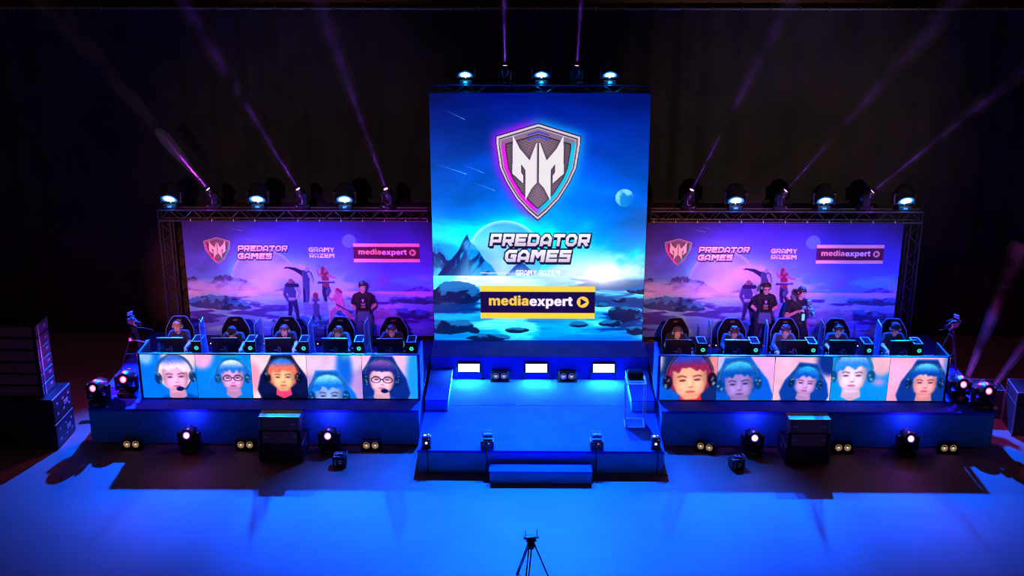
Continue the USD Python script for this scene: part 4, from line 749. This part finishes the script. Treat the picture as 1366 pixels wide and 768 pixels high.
def monitor(x, side, k, rz):
    t = thing('monitor', f'black monitor seen from behind, {ORD[k]} of the {side} row', 'monitor', (x, 24.16, PZ + .75), rz, 'black monitors seen from behind')
    sh = obj('housing', cat([bx((0, 0, .275), (.565, .035, .335), .008), bx((0, -.022, .26), (.36, .03, .20), .012)]), 'black_plastic', t)
    obj('screen', bx((0, .0185, .28), (.54, .004, .30), .001), 'monitor_glow', sh, label='lit screen facing the player')
    obj('top_edge', bx((0, -.002, .4445), (.56, .028, .006), .002), 'steel', sh); obj('label_sticker', bx((-.06, -.0385, .185), (.075, .003, .018), .001), 'label_white', sh)
    obj('stand_neck', bx((0, -.035, .14), (.05, .03, .25), .006), 'steel', t); obj('foot', cat([bx((0, .0, .008), (.24, .18, .014), .005)]), 'black_plastic', t)
    obj('cable', tube([(.03, -.05, .26), (.06, -.09, .20), (.05, -.11, .10), (.08, -.12, .02)], .007, 6), 'cable_white', t)
def tower_pc(x, side, k, rz):
    t = thing('gaming_pc', f'black tower computer with a green ring light, {ORD[k]} of the {side} row', 'computer', (x, 24.19, PZ + .75), rz, 'tower computers on the desks')
    c = obj('case', bx((0, 0, .215), (.205, .42, .41), .008), 'pc_shell', t)
    obj('top_frame', cat([bx((q * .09, 0, .424), (.024, .40, .012), .004) for q in (-1, 1)] + [bx((0, q * .19, .424), (.18, .034, .012), .004) for q in (-1, 1)]), 'divider_edge', t, label='pale frame round the top grille')
    obj('top_grille', bx((0, 0, .4215), (.16, .36, .006), .002), 'pc_shell', t)
    obj('front_panel', bx((0, -.213, .21), (.19, .012, .38), .004), 'black_matte', t)
    th = np.linspace(0, 2 * np.pi, 25); f = obj('fan_ring', tube([(.036 * math.cos(a) + .01, -.222, .285 + .036 * math.sin(a)) for a in th], .010, 8), 'fan_ring', t, label='glowing green ring')
    obj('fan_hub', cat([cyl((.01, -.216, .285), (.01, -.226, .285), .011, 12)] + [bx((.01 + .022 * math.cos(a), -.22, .285 + .022 * math.sin(a)), (.012, .006, .012), .002) for a in (0.8, 2.4, 3.9, 5.5)]), 'fan_ring', f)
    for q, zz in ((-.055, .30), (-.05, .16), (.06, .20)): obj('port', bx((q, -.2205, zz), (.014, .006, .02), .002), 'brass', t)
    obj('cable', tube([(-.06, -.222, .14), (-.05, -.25, .10), (-.02, -.255, .05), (.02, -.25, .02), (.05, -.245, .012)], .006, 5), 'cable_white', t)
    for q in (-.07, .07): obj('foot', bx((q, 0, .005), (.03, .36, .010), .002), 'black_plastic', t)
def keyboard(x, side, k):
    t = thing('keyboard', f'black keyboard in front of the monitor, {ORD[k]} of the {side} row', 'keyboard', (x, 24.33, PZ + .75), 0, 'keyboards on the desks')
    obj('body', bx((0, 0, .012), (.40, .12, .022), .005), 'black_plastic', t)
    for r in range(4): obj('key_row', cat([bx((-.175 + .025 * j, -.04 + .026 * r, .027), (.021, .021, .012), .003) for j in range(15)]), 'grey_plastic', t)
    m = thing('mouse', f'black mouse beside the keyboard, {ORD[k]} of the {side} row', 'mouse', (x + .30, 24.33, PZ + .75), 0, 'mice on the desks')
    obj('body', tm(hull((V3(0, -.03, .014), .014), (V3(.016, .02, .014), .014), (V3(-.016, .02, .014), .014), (V3(0, .01, .026), .012))), 'black_plastic', m); obj('wheel', cyl((-.004, -.025, .036), (.004, -.025, .036), .009, 10), 'grey_plastic', m)
def divider(x, side, k, rz):
    w = ('first', 'second', 'third', 'fourth')[k]
    t = thing('seat_divider', f'tall tapering blue divider sheet, {w} from left between the {side} players', 'divider', (x, 23.74, PZ + .75), rz, 'blue dividers between the seats')
    a = [(0, 0), (0, .92), (.40, .92), (.66, 0)]
    V = np.array([(sx, px, pz) for sx in (-.012, .012) for px, pz in a]); obj('sheet', trimesh.convex.convex_hull(V), 'divider_sheet', t)
    obj('edge_trim', cat([tube([(0, 0, 0), (0, 0, .915), (0, .0, .925), (0, .40, .925), (0, .41, .90), (0, .66, 0)], .012, 6)]), 'divider_edge', t)
    obj('stay_rod', cyl((0, .03, .92), (0, .03, 1.0), .008, 6), 'steel', t); obj('knob', mv(trimesh.creation.icosphere(1, .018), (0, .03, 1.01)), 'steel', t)
    obj('foot', bx((0, .34, .006), (.10, .60, .012), .004), 'steel', t)
rng = random.Random(5)
for side in ('left', 'right'):
    S = SEATS[side]; xa, xb = (-8.46, -2.57) if side == 'left' else (2.61, 8.65); w = (xb - xa) / 5
    for k in range(5):
        desk(xa + w * (k + .5), w, side, k); chair(S['chair'][k], side, k, rng.uniform(-6, 6)); monitor(S['mon'][k], side, k, rng.uniform(-3, 3)); tower_pc(S['pc'][k], side, k, 0); keyboard(S['mon'][k], side, k)
        P = dict(PEOPLE[side][k]); look = P.pop('look'); seated(f'{look}, {ORD[k]} in {side} row', S['head'][k], 24.98, PZ, S['top'][k], **P)
for side, xs in (('left', (-7.165, -6.0, -4.86, -3.68)), ('right', (3.665, 4.85, 6.045, 7.235))):
    for k, x in enumerate(xs): divider(x, side, k, ((4, -6, 0, -4), (0, -5, -2, -4))[side == 'right'][k])
def bottle(x, y, label):
    t = thing('water_bottle', label, 'bottle', (x, y, PZ + .75), 0, 'water bottles on the desks')
    obj('body', lathe([(0, 0), (.032, 0), (.034, .02), (.031, .08), (.034, .12), (.03, .16), (.014, .19), (.014, .205), (0, .205)], 16), 'glass', t, smooth=True); obj('cap', cyl((0, 0, .205), (0, 0, .222), .016, 12), 'divider_edge', t)
for x, lab in ((-6.40, 'clear water bottle beside the second divider of the left row'), (-4.10, 'clear water bottle right of the fourth left monitor'), (-3.55, 'clear water bottle by the fourth left divider'), (4.98, 'clear water bottle by the second right divider'), (6.18, 'clear water bottle by the third right divider'), (7.38, 'clear water bottle by the fourth right divider')): bottle(x, 24.0, lab)
def cloth_heap(x, y, w, label, seed):
    m = trimesh.creation.icosphere(4, 1.0); v = m.vertices.copy(); n = meshkit.fbm(v * 2.6 + seed, 4, seed)[:, None]; v = v * (.55 + .9 * n); v[:, 2] = np.maximum(v[:, 2] * .5 + .28, 0); v *= np.array([w, .12, .20]); m.vertices = v
    t = thing('crumpled_cover', label, 'cover', (x, y, PZ + .75)); obj('cloth', m, 'cloth_pile', t, smooth=40)
cloth_heap(-8.28, 23.88, .17, 'crumpled pale blue plastic cover at the outer end of the left counter', 3); cloth_heap(-6.98, 23.88, .12, 'crumpled pale cover right of the first left divider', 4); cloth_heap(-4.70, 23.90, .10, 'small crumpled pale cover right of the third left divider', 5)
cloth_heap(3.88, 23.9, .14, 'crumpled pale cover beside the first right computer', 6); cloth_heap(5.05, 23.9, .12, 'crumpled pale cover between the second and third right seats', 7); cloth_heap(6.28, 23.9, .12, 'crumpled pale cover beside the third right computer', 8)
for x0, x1, w_ in ((-8.2, -2.9, 'left'), (2.9, 8.2, 'right')):
    t = thing('led_batten', f'low row of violet lamps at the foot of the {w_} backdrop', 'light bar', (0, 26.72, PZ))
    obj('body', bx(((x0 + x1) / 2, 0, .05), (x1 - x0, .09, .08), .01), 'black_paint', t)
    for x in np.arange(x0 + .1, x1, .16): obj('lamp', cyl((x, -.04, .06), (x, -.05, .064), .016, 8), 'led_strip', t)
    for x in np.linspace(x0 + .3, x1 - .3, 4): obj('foot', bx((x, 0, .006), (.1, .16, .012), .003), 'black_paint', t)

# ------------------------------------------------------------------ standing people
def stand_skeleton(feet=.13, lean=0, turn=0):
    J = dict(pelvis=V3(0, .01, .96), chest=V3(0, -.005, 1.30), neck=V3(0, .0, 1.50), head=V3(0, -.025, 1.655), sh=[V3(.165, .01, 1.425), V3(-.165, .01, 1.425)], hip=[V3(.095, 0, .93), V3(-.095, 0, .93)],
             kn=[V3(feet * .95, -.02, .50), V3(-feet * .95, -.02, .50)], an=[V3(feet, .02, .09), V3(-feet, .02, .09)], toe=[V3(feet + .05, -.15, .036), V3(-feet - .05, -.15, .036)]); return J
def chest_print(t, z, kind):
    H, W = 120, 90; img = np.zeros((H, W, 3)) + .02
    big = np.zeros((480, 360, 3)) + .03; big = shield(big, 110, 20, 250, 190, False); big = heading(big, 'PREDATOR', 70, 215, 290, 245, False); big = heading(big, 'GAMES', 105, 252, 255, 280, False); big = logo_bar(big, 70, 310, 290, 385); img = shrink(big * .8, W, H)
    picture('shirt_print', img, (-.095, -.142, z - .17), (.19, 0, 0), (0, .006, .29), 'cloth_print', t, lambda s, q: np.stack([0 * s, .022 * (2 * s - 1) ** 2, 0 * s], 1))
def lanyard_phone(t, z): obj('phone', bx((.05, -.165, z), (.07, .012, .13), .004), 'phone_glow', t)
t = thing('person', 'young dark-haired person in black printed t-shirt and dark trousers standing with hands behind back', 'person', (-4.03, 26.25, PZ), 6)
J = stand_skeleton(.12); J['el'] = [V3(.265, .10, 1.16), V3(-.265, .10, 1.16)]; J['wr'] = [V3(.10, .185, .98), V3(-.08, .19, .98)]
figure(t, J, 'skin_b', 'shirt_black', 'denim', 'shoe', dict(yaw=8, pitch=10, hair='hair_dark', style='short', headset=False), 'short', ((-1, .25, -.3), (1, .25, -.3)), ((0, 1, 0), (0, 1, 0)), (.4, .4)); chest_print(t, 1.30, 0)
def apron(t, lab=None):
    m = tm(union([hull((V3(.10, -.10, 1.05), .045), (V3(-.10, -.10, 1.05), .045), (V3(.12, -.10, .86), .045), (V3(-.12, -.10, .86), .045))]), 3, .03); obj('tied_jacket', m, 'denim', t, label='blue jacket tied round the waist')
apron(t)
t = thing('person', 'young person in glasses and black printed t-shirt standing with arms behind back', 'person', (5.28, 26.25, PZ), -4)
J = stand_skeleton(.20); J['el'] = [V3(.27, .09, 1.16), V3(-.27, .09, 1.16)]; J['wr'] = [V3(.10, .185, .98), V3(-.09, .19, .98)]
figure(t, J, 'skin_b', 'shirt_black', 'trouser_dark', 'shoe_dark', dict(yaw=4, pitch=8, hair='hair_dark', style='short', headset=True, glasses=True, mouth_mic=False), 'short', ((-1, .25, -.3), (1, .25, -.3)), ((0, 1, 0), (0, 1, 0)), (.4, .4)); chest_print(t, 1.30, 0); apron(t)
t = thing('person', 'camera operator in black t-shirt filming with a shoulder camera, wide stance', 'person', (5.98, 25.95, PZ), 8)
J = stand_skeleton(.24); J['pelvis'] = V3(0, .03, .93); J['chest'] = V3(0, -.03, 1.31); J['head'] = V3(.03, -.09, 1.68); J['neck'] = V3(.01, -.03, 1.51); J['el'] = [V3(.33, -.13, 1.16), V3(-.33, -.16, 1.14)]; J['wr'] = [V3(.215, -.36, 1.27), V3(-.13, -.34, 1.33)]
figure(t, J, 'skin_a', 'shirt_black', 'trouser_dark', 'shoe_dark', dict(yaw=22, pitch=16, hair='hair_dark', style='short', headset=False), 'short', ((-.45, -.6, .5), (.55, -.65, .4)), ((-.6, -.2, -.5), (.5, -.2, -.6)), (.9, .9))
obj('belt_buckle', bx((.02, -.13, .96), (.05, .012, .03), .003), 'steel', t)
c = thing('video_camera', 'blue-lit video camera with lens and viewfinder in the operator\'s hands', 'camera', (6.00, 25.95, PZ), 8)
obj('body', cat([bx((.10, -.40, 1.36), (.12, .26, .15), .02), bx((.10, -.36, 1.46), (.04, .22, .03), .01), bx((.10, -.36, 1.44), (.03, .03, .06), .006)]), 'cam_body', c); obj('lens', cyl((.10, -.52, 1.35), (.10, -.68, 1.33), .048, 18, .056), 'black_plastic', c); obj('lens_glass', cyl((.10, -.679, 1.33), (.10, -.685, 1.329), .046, 18), 'piping', c)
obj('viewfinder', bx((-.02, -.33, 1.40), (.10, .10, .07), .012), 'cam_body', c); obj('hand_grip', tm(hull((V3(.20, -.44, 1.31), .022), (V3(.20, -.34, 1.31), .022), (V3(.17, -.40, 1.33), .018))), 'cam_body', c)
obj('shoulder_pad', tm(hull((V3(-.15, -.04, 1.535), .045), (V3(-.17, .04, 1.55), .05), (V3(-.15, -.10, 1.50), .03))), 'cam_body', c); obj('rod', tube([(-.15, -.12, 1.49), (-.08, -.24, 1.42), (.04, -.30, 1.37)], .011, 8), 'steel', c); obj('transmitter', bx((.12, -.28, 1.51), (.10, .08, .10), .012), 'cam_body', c); obj('badge', bx((.04, -.19, 1.12), (.07, .01, .16), .003), 'phone_glow', c, label='lit card hanging under the camera')

# ------------------------------------------------------------------ lamps built into the riser wall, blinders, machines
for k, x in enumerate((-1.55, -.01, 1.53)):
    t = thing('strobe_panel', f'bright white rectangular lamp on the riser wall, {("left", "middle", "right")[k]} of three', 'stage light', (x, 25.42, .80), 0, 'white lamps on the riser wall')
    obj('housing', bx((0, -.005, 0), (.54, .06, .25), .01), 'black_paint', t); obj('lamp_face', bx((0, -.037, 0), (.49, .006, .20), .002), 'strobe', t)
    for q in (-1, 1): obj('bracket', bx((q * .285, 0, -.14), (.02, .05, .32), .004), 'black_paint', t)
    r = UsdLux.RectLight.Define(stage, f'/World/lamps/strobe_{k}'); r.CreateWidthAttr(.46); r.CreateHeightAttr(.16); r.CreateNormalizeAttr(True); r.CreateColorAttr(Gf.Vec3f(.02, .55, 1.0)); r.CreateIntensityAttr(38.0)
    UsdGeom.Xformable(r).AddTransformOp().Set(aim_matrix((x, 25.36, .80), (x, 24.6, .42)))
pm('blinder_reflector', (.62, .5, .42), .3, .3)
def blinder(x, y, z, rz, label, big=1.0):
    t = thing('blinder_light', label, 'stage light', (x, y, z), rz, 'two-lamp blinders')
    obj('housing', bx((0, 0, .135), (.40 * big, .14, .21), .02), 'black_matte', t)
    for q in (-1, 1):
        f = obj('lamp', to_dir(lathe([(0, -.02), (.045, -.02), (.072, .012), (.064, .012), (.05, 0), (0, -.004)], 24), (0, -1, 0.12), (q * .092 * big, -.073, .145)), 'blinder_glow' if z < .2 else 'blinder_reflector', t, label='faintly glowing round lamp'); obj('bulb', mv(trimesh.creation.icosphere(2, .026), (q * .092 * big, -.082, .145)), 'blinder_bulb', f)
        obj('side_arm', bx((q * .215 * big, 0, .09), (.02, .05, .17), .004), 'black_paint', t)
    obj('foot', bx((0, 0, .012), (.44 * big, .20, .022), .004), 'black_paint', t)
blinder(-.84, 25.36, .5, 0, 'two-lamp blinder on the centre stage, left of the middle white lamp'); blinder(.70, 25.36, .5, 0, 'two-lamp blinder on the centre stage, right of the middle white lamp')
for x, rz, lab in ((-8.54, 0, 'two-lamp blinder on the floor at the far outer left platform'), (-6.14, 0, 'two-lamp blinder on the floor just left of the left subwoofer'), (-3.50, 0, 'two-lamp blinder on the floor at the inner end of the left platform'),
                   (3.53, -24, 'turned two-lamp blinder on the floor at the inner end of the right platform'), (6.38, 0, 'two-lamp blinder on the floor just right of the right subwoofer'), (8.58, 0, 'two-lamp blinder on the floor at the far outer right platform')): blinder(x, 22.82, 0, rz, lab)
def sparkler(x, y, z, rz, label):
    t = thing('spark_machine', label, 'effect machine', (x, y, z), rz, 'spark machines')
    obj('case', cat([bx((0, 0, .13), (.28, .26, .22), .02), bx((0, .02, .25), (.20, .18, .03), .01)]), 'black_plastic', t); obj('nozzle', lathe([(0, .26), (.05, .26), (.05, .285), (.03, .29), (.025, .27), (0, .27)], 16), 'steel', t)
    obj('top_label', cat([bx((-.05, -.06, .2425), (.13, .06, .004), .001), bx((.03, -.04, .2425), (.05, .03, .004), .001)]), 'label_pink', t, label='pink label on top'); obj('control_panel', cat([bx((-.09, -.131, .12), (.018, .004, .13), .001), bx((.01, -.131, .16), (.09, .004, .02), .001), bx((.01, -.131, .11), (.06, .004, .03), .001)]), 'label_white', t)
    for q in (-.1, .1): obj('foot', bx((q, 0, .01), (.04, .2, .02), .004), 'black_matte', t)
    obj('handle', tube([(.13, .10, .22), (.15, .10, .27), (.15, -.08, .27), (.13, -.08, .22)], .010, 6), 'steel', t)
sparkler(-4.06, 22.12, 0, 4, 'black spark machine with pink label on the floor left of the centre stage'); sparkler(4.05, 22.08, 0, 14, 'black spark machine with pink label on the floor right of the centre stage')
def fogger(x, label):
    t = thing('haze_machine', label, 'haze machine', (x, 21.98, .5), 0, 'haze machines at the stage edge')
    obj('case', bx((0, 0, .10), (.27, .24, .16), .012), 'black_plastic', t); obj('control_panel', cat([bx((-.07, -.121, .12), (.03, .004, .05), .001), bx((.0, -.121, .08), (.04, .004, .03), .001), bx((.07, -.121, .11), (.02, .004, .07), .001)]), 'grey_plastic', t); obj('red_button', cyl((.03, -.12, .14), (.03, -.128, .14), .016, 10), 'led_red', t)
    obj('fluid_tank', cat([bx((.01, .06, .225), (.19, .10, .09), .01), bx((.01, -.05, .20), (.18, .06, .04), .008)]), 'cam_body', t); obj('tank_rim', bx((.04, .06, .274), (.10, .05, .008), .002), 'divider_edge', t); obj('bracket', tube([(-.10, .09, .18), (-.10, .09, .30), (-.05, .09, .33), (.10, .09, .33), (.10, .09, .18)], .008, 6), 'steel', t)
    for q in (-.1, .1): obj('foot', bx((q, 0, .01), (.04, .2, .02), .004), 'black_matte', t)
    t = thing('power_cable', f'thin black cable hanging over the stage edge from the haze machine {label.split("edge ")[1]}', 'cable', (x, 21.98, .5)); obj('cable', tube([(-.02, -.126, .03), (-.02, -.155, .012), (-.02, -.185, -.04), (-.0, -.195, -.25), (-.02, -.19, -.46), (-.05, -.22, -.493), (-.3, -.23, -.493)], .010, 6), 'cable_black', t)
fogger(-1.03, 'black haze machine at the stage edge left of the step'); fogger(1.18, 'black haze machine at the stage edge right of the step')
def par(x, label):
    t = thing('small_spot', label, 'stage light', (x, 22.0, .5), 0, 'small spots on the stage corners')
    obj('housing', bx((0, 0, .14), (.18, .18, .22), .02), 'black_plastic', t); obj('front_lens', cyl((0, -.09, .12), (0, -.097, .12), .026, 14), 'led_white', t); obj('top_lamps', cat([bx((-.03, 0, .256), (.05, .04, .012), .003), bx((.04, .03, .256), (.02, .02, .012), .003)]), 'led_white', t); obj('indicator', bx((.05, -.092, .21), (.03, .004, .012), .001), 'led_red', t)
    obj('foot', bx((0, 0, .015), (.20, .20, .03), .006), 'black_matte', t); t = thing('power_cable', f'thin black cable hanging from the {label.split("the ")[1].split(" corner")[0]} corner spot', 'cable', (x, 22.0, .5)); obj('cable', tube([(.02, -.104, .04), (.03, -.15, .015), (.03, -.205, -.03), (.04, -.21, -.28), (.02, -.21, -.47), (.06, -.24, -.493), (.25, -.25, -.493)], .010, 6), 'cable_black', t)
par(-2.26, 'small black spot on the front left corner of the centre stage'); par(2.37, 'small black spot on the front right corner of the centre stage')

# ------------------------------------------------------------------ loudspeakers
def subwoofer(x, label_s, label_b, rz):
    t = thing('subwoofer', label_b, 'subwoofer', (x, 22.62, 0), rz, 'subwoofers in front of the platforms')
    obj('cabinet', bx((0, 0, .215), (.92, .78, .39), .02), 'sub_blue', t); obj('front_grille', bx((0, -.395, .215), (.86, .012, .33), .004), 'dark_grille', t)
    for q in (-1, 1):
        obj('side_handle', bx((q * .462, 0, .25), (.006, .16, .09), .003), 'grey_plastic', t)
        for y in (-.3, .3): obj('foot', bx((q * .4, y, .01), (.07, .07, .02), .004), 'black_matte', t)
    s = thing('loudspeaker', label_s, 'loudspeaker', (x, 22.56, .41), rz, 'loudspeakers on the subwoofers')
    for k in range(2):
        z = .30 * k; b = obj('cabinet', prism([(-.42, z + .004), (.42, z + .004), (.42, z + .293), (-.42, z + .293)], -.30, .06), 'black_paint', s); obj('grille', bx((0, -.305, z + .148), (.70, .014, .27), .004), 'speaker_face', b)
        for q in (-1, 1): obj('rigging_plate', bx((q * .395, -.306, z + .148), (.06, .012, .275), .003), 'grey_plastic' if k else 'black_matte', b); obj('slot', bx((q * .29, -.314, z + .15), (.10, .006, .014), .002), 'label_pink', b)
    obj('top_edge', bx((0, -.28, .598), (.84, .03, .008), .003), 'divider_edge', s)
subwoofer(-5.29, 'pair of dark line-array boxes on the left subwoofer', 'dark blue subwoofer under the left pair of speaker boxes', 0); subwoofer(5.52, 'pair of dark line-array boxes on the right subwoofer', 'dark blue subwoofer under the right pair of speaker boxes', 0)
for k in range(2):
    t = thing('pa_subwoofer', ('large black subwoofer at the far left edge, lower of the stack', 'large black subwoofer at the far left edge, upper of the stack')[k], 'subwoofer', (-10.88, 23.25, .575 * k), -2, 'stacked large subwoofers')
    obj('cabinet', bx((0, 0, .29), (1.62, .95, .55), .02), 'black_paint', t); obj('grille', bx((0, -.48, .29), (1.52, .012, .49), .004), 'black_matte', t)
    for y in (-.28, .02, .30):
        for z in (.17, .40): obj('corner_fitting', bx((.812, y, z), (.008, .08, .05), .003), 'grey_plastic', t)
    for q in (-.7, .7): obj('skid', bx((q, 0, .0075), (.08, .85, .013), .003), 'black_matte', t)
    obj('side_handle', bx((.813, .15, .28), (.008, .20, .10), .004), 'aluminium', t)
for k in range(6):
    t = thing('line_array_box', f'black line-array box at the far left edge, {("lowest", "second lowest", "third lowest", "third highest", "second highest", "topmost")[k]} of the column', 'loudspeaker', (-10.80, 23.22, 1.15 + .262 * k), -2, 'left line-array boxes')
    obj('cabinet', bx((0, .03 * (k > 4) * (k - 4), .13), (1.0, .62, .252), .012), 'black_paint', t); obj('grille', bx((0, -.315 + .03 * (k > 4) * (k - 4), .13), (.84, .012, .22), .004), 'speaker_face', t)
    for q in (-1, 1): obj('rigging_bar', bx((q * .505, -.18, .13), (.014, .05, .252), .003), 'aluminium', t); obj('side_handle', bx((q * .503, .12, .14), (.012, .14, .06), .003), 'grey_plastic', t)
def flight_case(x, y, z, w, d, h, rz, label):
    t = thing('flight_case', label, 'flight case', (x, y, z), rz, 'flight cases at the right edge')
    obj('body', bx((0, 0, h * .36), (w, d, h * .70), .012), 'flight_case', t); obj('lid', bx((0, 0, h * .86), (w, d, h * .27), .012), 'flight_case', t)
    for sx in (-1, 1):
        for sy in (-1, 1): obj('corner_trim', bx((sx * w / 2, sy * d / 2, h * .5), (.03, .03, h), .006), 'aluminium', t)
    for sy in (-1, 1):
        for zz in (h - .004, .01): obj('edge_trim', bx((0, sy * d / 2, zz), (w, .025, .02), .004), 'aluminium', t)
    for sx in (-1, 1): obj('edge_trim', bx((sx * w / 2, 0, h - .004), (.025, d, .02), .004), 'aluminium', t)
    obj('latch', bx((0, -d / 2 - .006, h * .72), (.10, .014, .10), .004), 'aluminium', t); obj('handle', bx((w * .25, -d / 2 - .006, h * .4), (.14, .014, .07), .004), 'grey_plastic', t)
flight_case(9.98, 24.75, 0, .70, .60, .72, -4, 'black flight case with metal edges behind the right platform corner'); flight_case(10.75, 23.95, 0, .95, .75, 1.02, -6, 'taller black flight case at the right picture edge')
t = thing('cable_loom', 'bundle of dark cables between the left speaker stack and platform', 'cable')
for k in range(3): obj('cable', tube([(-10.1, 24.0 + .05 * k, .02), (-9.95, 24.05 + .05 * k, .02), (-9.75, 24.02 + .06 * k, .02), (-9.54, 24.1 + .05 * k, .02)], .014, 6), 'cable_black', t)
t = thing('cable_loom', 'tangle of dark cables lying on the end of the left platform', 'cable')
rs = np.random.RandomState(3)
for k in range(6): c0 = V3(-9.1 + .12 * k % .5, 24.3 + .25 * k, .812); obj('cable', tube([c0 + V3(.16 * math.cos(a) * (1 + .1 * k % .3), .10 * math.sin(a), .004 * (k % 3)) for a in np.linspace(0, 5.6, 18)], .010, 5), 'cable_black', t)
t = thing('cable_loom', 'tangle of dark cables lying on the end of the right platform', 'cable')
for k in range(5): c0 = V3(9.15 + .07 * k, 24.25 + .2 * k, .812); obj('cable', tube([c0 + V3(.15 * math.cos(a), .10 * math.sin(a), .004 * (k % 3)) for a in np.linspace(0, 5.6, 18)], .010, 5), 'cable_black', t)
for x0, x1, w_ in ((-9.2, -2.6, 'left'), (2.9, 9.3, 'right')):
    t = thing('power_cable', f'thin black cable running along the foot of the {w_} platform', 'cable'); xs = np.linspace(x0, x1, 40); obj('cable', tube([(x, 23.03 + .02 * math.sin(x * 3.1), .012) for x in xs], .011, 5), 'cable_black', t)

# ------------------------------------------------------------------ acrylic stand with laptop
t = thing('acrylic_stand', 'tall clear acrylic stand with white edges on the right of the centre stage', 'stand', (2.04, 23.12, .5))
W2, D2, H2 = .20, .21, 1.0
cn = [V3(sx * W2, sy * D2, 0) for sx, sy in ((-1, -1), (1, -1), (1, 1), (-1, 1))]
for a in cn: obj('edge_post', cyl(a + V3(0, 0, .01), a + V3(0, 0, H2), .0095, 6), 'white_edge', t)
for z in (.012, H2):
    for k in range(4): obj('edge_bar', cyl(cn[k] + V3(0, 0, z), cn[(k + 1) % 4] + V3(0, 0, z), .0095, 6), 'white_edge', t)
for k in (0, 1, 3): a, b = cn[k], cn[(k + 1) % 4]; c = (a + b) / 2 + V3(0, 0, H2 / 2); s_ = V3(abs(b[0] - a[0]) + .004, abs(b[1] - a[1]) + .004, H2 - .04); obj('clear_panel', bx(c, s_ - .01 * (s_ < .01) + .0, .001), 'glass', t)
obj('shelf', bx((0, 0, H2 - .02), (2 * W2 - .02, 2 * D2 - .02, .012), .003), 'label_pink', t)
l = thing('laptop', 'dark open laptop on top of the acrylic stand', 'laptop', (2.04, 23.12, .5 + H2 - .012)); obj('base', bx((0, -.02, .012), (.33, .22, .018), .004), 'grey_plastic', l); obj('keyboard_deck', bx((0, -.01, .0225), (.28, .12, .004), .001), 'black_plastic', l)
obj('lid', rot(bx((0, .105, .115), (.33, .012, .21), .004), 12, [1, 0, 0], [0, .10, .015]), 'black_plastic', l); obj('gooseneck', tube([(-.17, .0, .0), (-.175, .02, .10), (-.18, .04, .16), (-.17, .06, .2)], .007, 6), 'divider_edge', l)

# ------------------------------------------------------------------ tripods and cameras
def tripod(name, label, x, y, z, h, rz, spread, camera, group=None, mat='black_paint'):
    t = thing(name, label, 'tripod', (x, y, z), rz, group)
    for k in range(3):
        a = math.radians(90 + 120 * k + 35); d = V3(math.cos(a), math.sin(a), 0); top, mid, bot = V3(0, 0, h * .93) + d * .05, V3(0, 0, h * .45) + d * spread * .56, V3(0, 0, .012) + d * spread
        s = np.cross(d, [0, 0, 1.0]) * .022
        obj('leg', cat([cyl(top + s, mid + s, .011, 8), cyl(top - s, mid - s, .011, 8), cyl(mid + (top - mid) * .12, bot, .011, 8), bx(mid, (.05, .05, .05), .01), mv(trimesh.creation.icosphere(1, .02), bot + V3(0, 0, .008))]), mat, t)
        obj('spreader', cyl(V3(0, 0, h * .40), mid, .008, 6), mat, t)
    obj('head', cat([lathe([(0, h * .88), (.05, h * .88), (.07, h * .93), (.05, h * .96), (.045, h), (0, h)], 16), bx((0, 0, h - .01), (.14, .12, .05), .01), cyl((-.08, 0, h - .02), (.08, 0, h - .02), .035, 12)]), mat, t); obj('pan_bar', tube([(.06, .05, h - .02), (.10, .20, h - .06), (.14, .40, h - .16)], .011, 6), mat, t); obj('mount_plate', bx((0, -.01, h + .02), (.09, .16, .02), .005), mat, t)
    return t
tripod('camera_tripod', 'black empty camera tripod standing on the blue floor at the front', -.17, 16.9, 0, 1.42, 10, .55, False)
t0 = thing('tripod_bracket', 'small wire bracket on top of the front tripod', 'bracket', (-.17, 16.9, 1.452), 10); obj('plate', bx((0, 0, .012), (.22, .10, .02), .005), 'black_paint', t0)
for q in (-1, 1): obj('prong', cyl((q * .09, 0, .02), (q * .095, 0, .13), .007, 6), 'black_paint', t0); obj('clamp', bx((q * .105, 0, .0), (.03, .07, .05), .008), 'black_paint', t0)
for x, y, rz, side, s in ((-9.02, 25.05, -40, 'left', 1), (9.22, 25.05, 40, 'right', -1)):
    tripod('camera_tripod', f'dark camera tripod on the outer end of the {side} platform', x, y, PZ, 1.10, rz, .42, True, 'camera tripods on the platforms')
    c = thing('video_camera', f'blue-lit video camera on the {side} platform tripod', 'camera', (x, y, PZ + 1.13), s * 55, 'video cameras on tripods')
    obj('body', cat([bx((0, .02, .09), (.11, .26, .13), .02), bx((0, .0, .185), (.03, .18, .025), .008), bx((0, .07, .165), (.03, .03, .04), .006)]), 'cam_body', c); obj('lens', cyl((0, -.10, .09), (0, -.26, .09), .045, 16, .055), 'black_plastic', c); obj('viewfinder', bx((.07, .10, .17), (.09, .07, .06), .01), 'black_plastic', c); obj('monitor_screen', rot(bx((s * .0, .15, .24), (.14, .015, .10), .004), 14, [1, 0, 0]), 'divider_edge', c); obj('microphone', cyl((-.05, .05, .20), (-.05, -.20, .20), .014, 8), 'black_matte', c)
t = thing('mixer_stand', 'narrow metal bar with clamp joining the left tripod and counter', 'bracket'); obj('bar', cyl((-9.0, 24.75, 1.72), (-8.50, 24.35, 1.80), .018, 8), 'aluminium', t); obj('clamp', cat([bx((-9.02, 24.77, 1.715), (.08, .07, .09), .012), bx((-8.53, 24.38, 1.80), (.07, .06, .08), .012)]), 'aluminium', t)
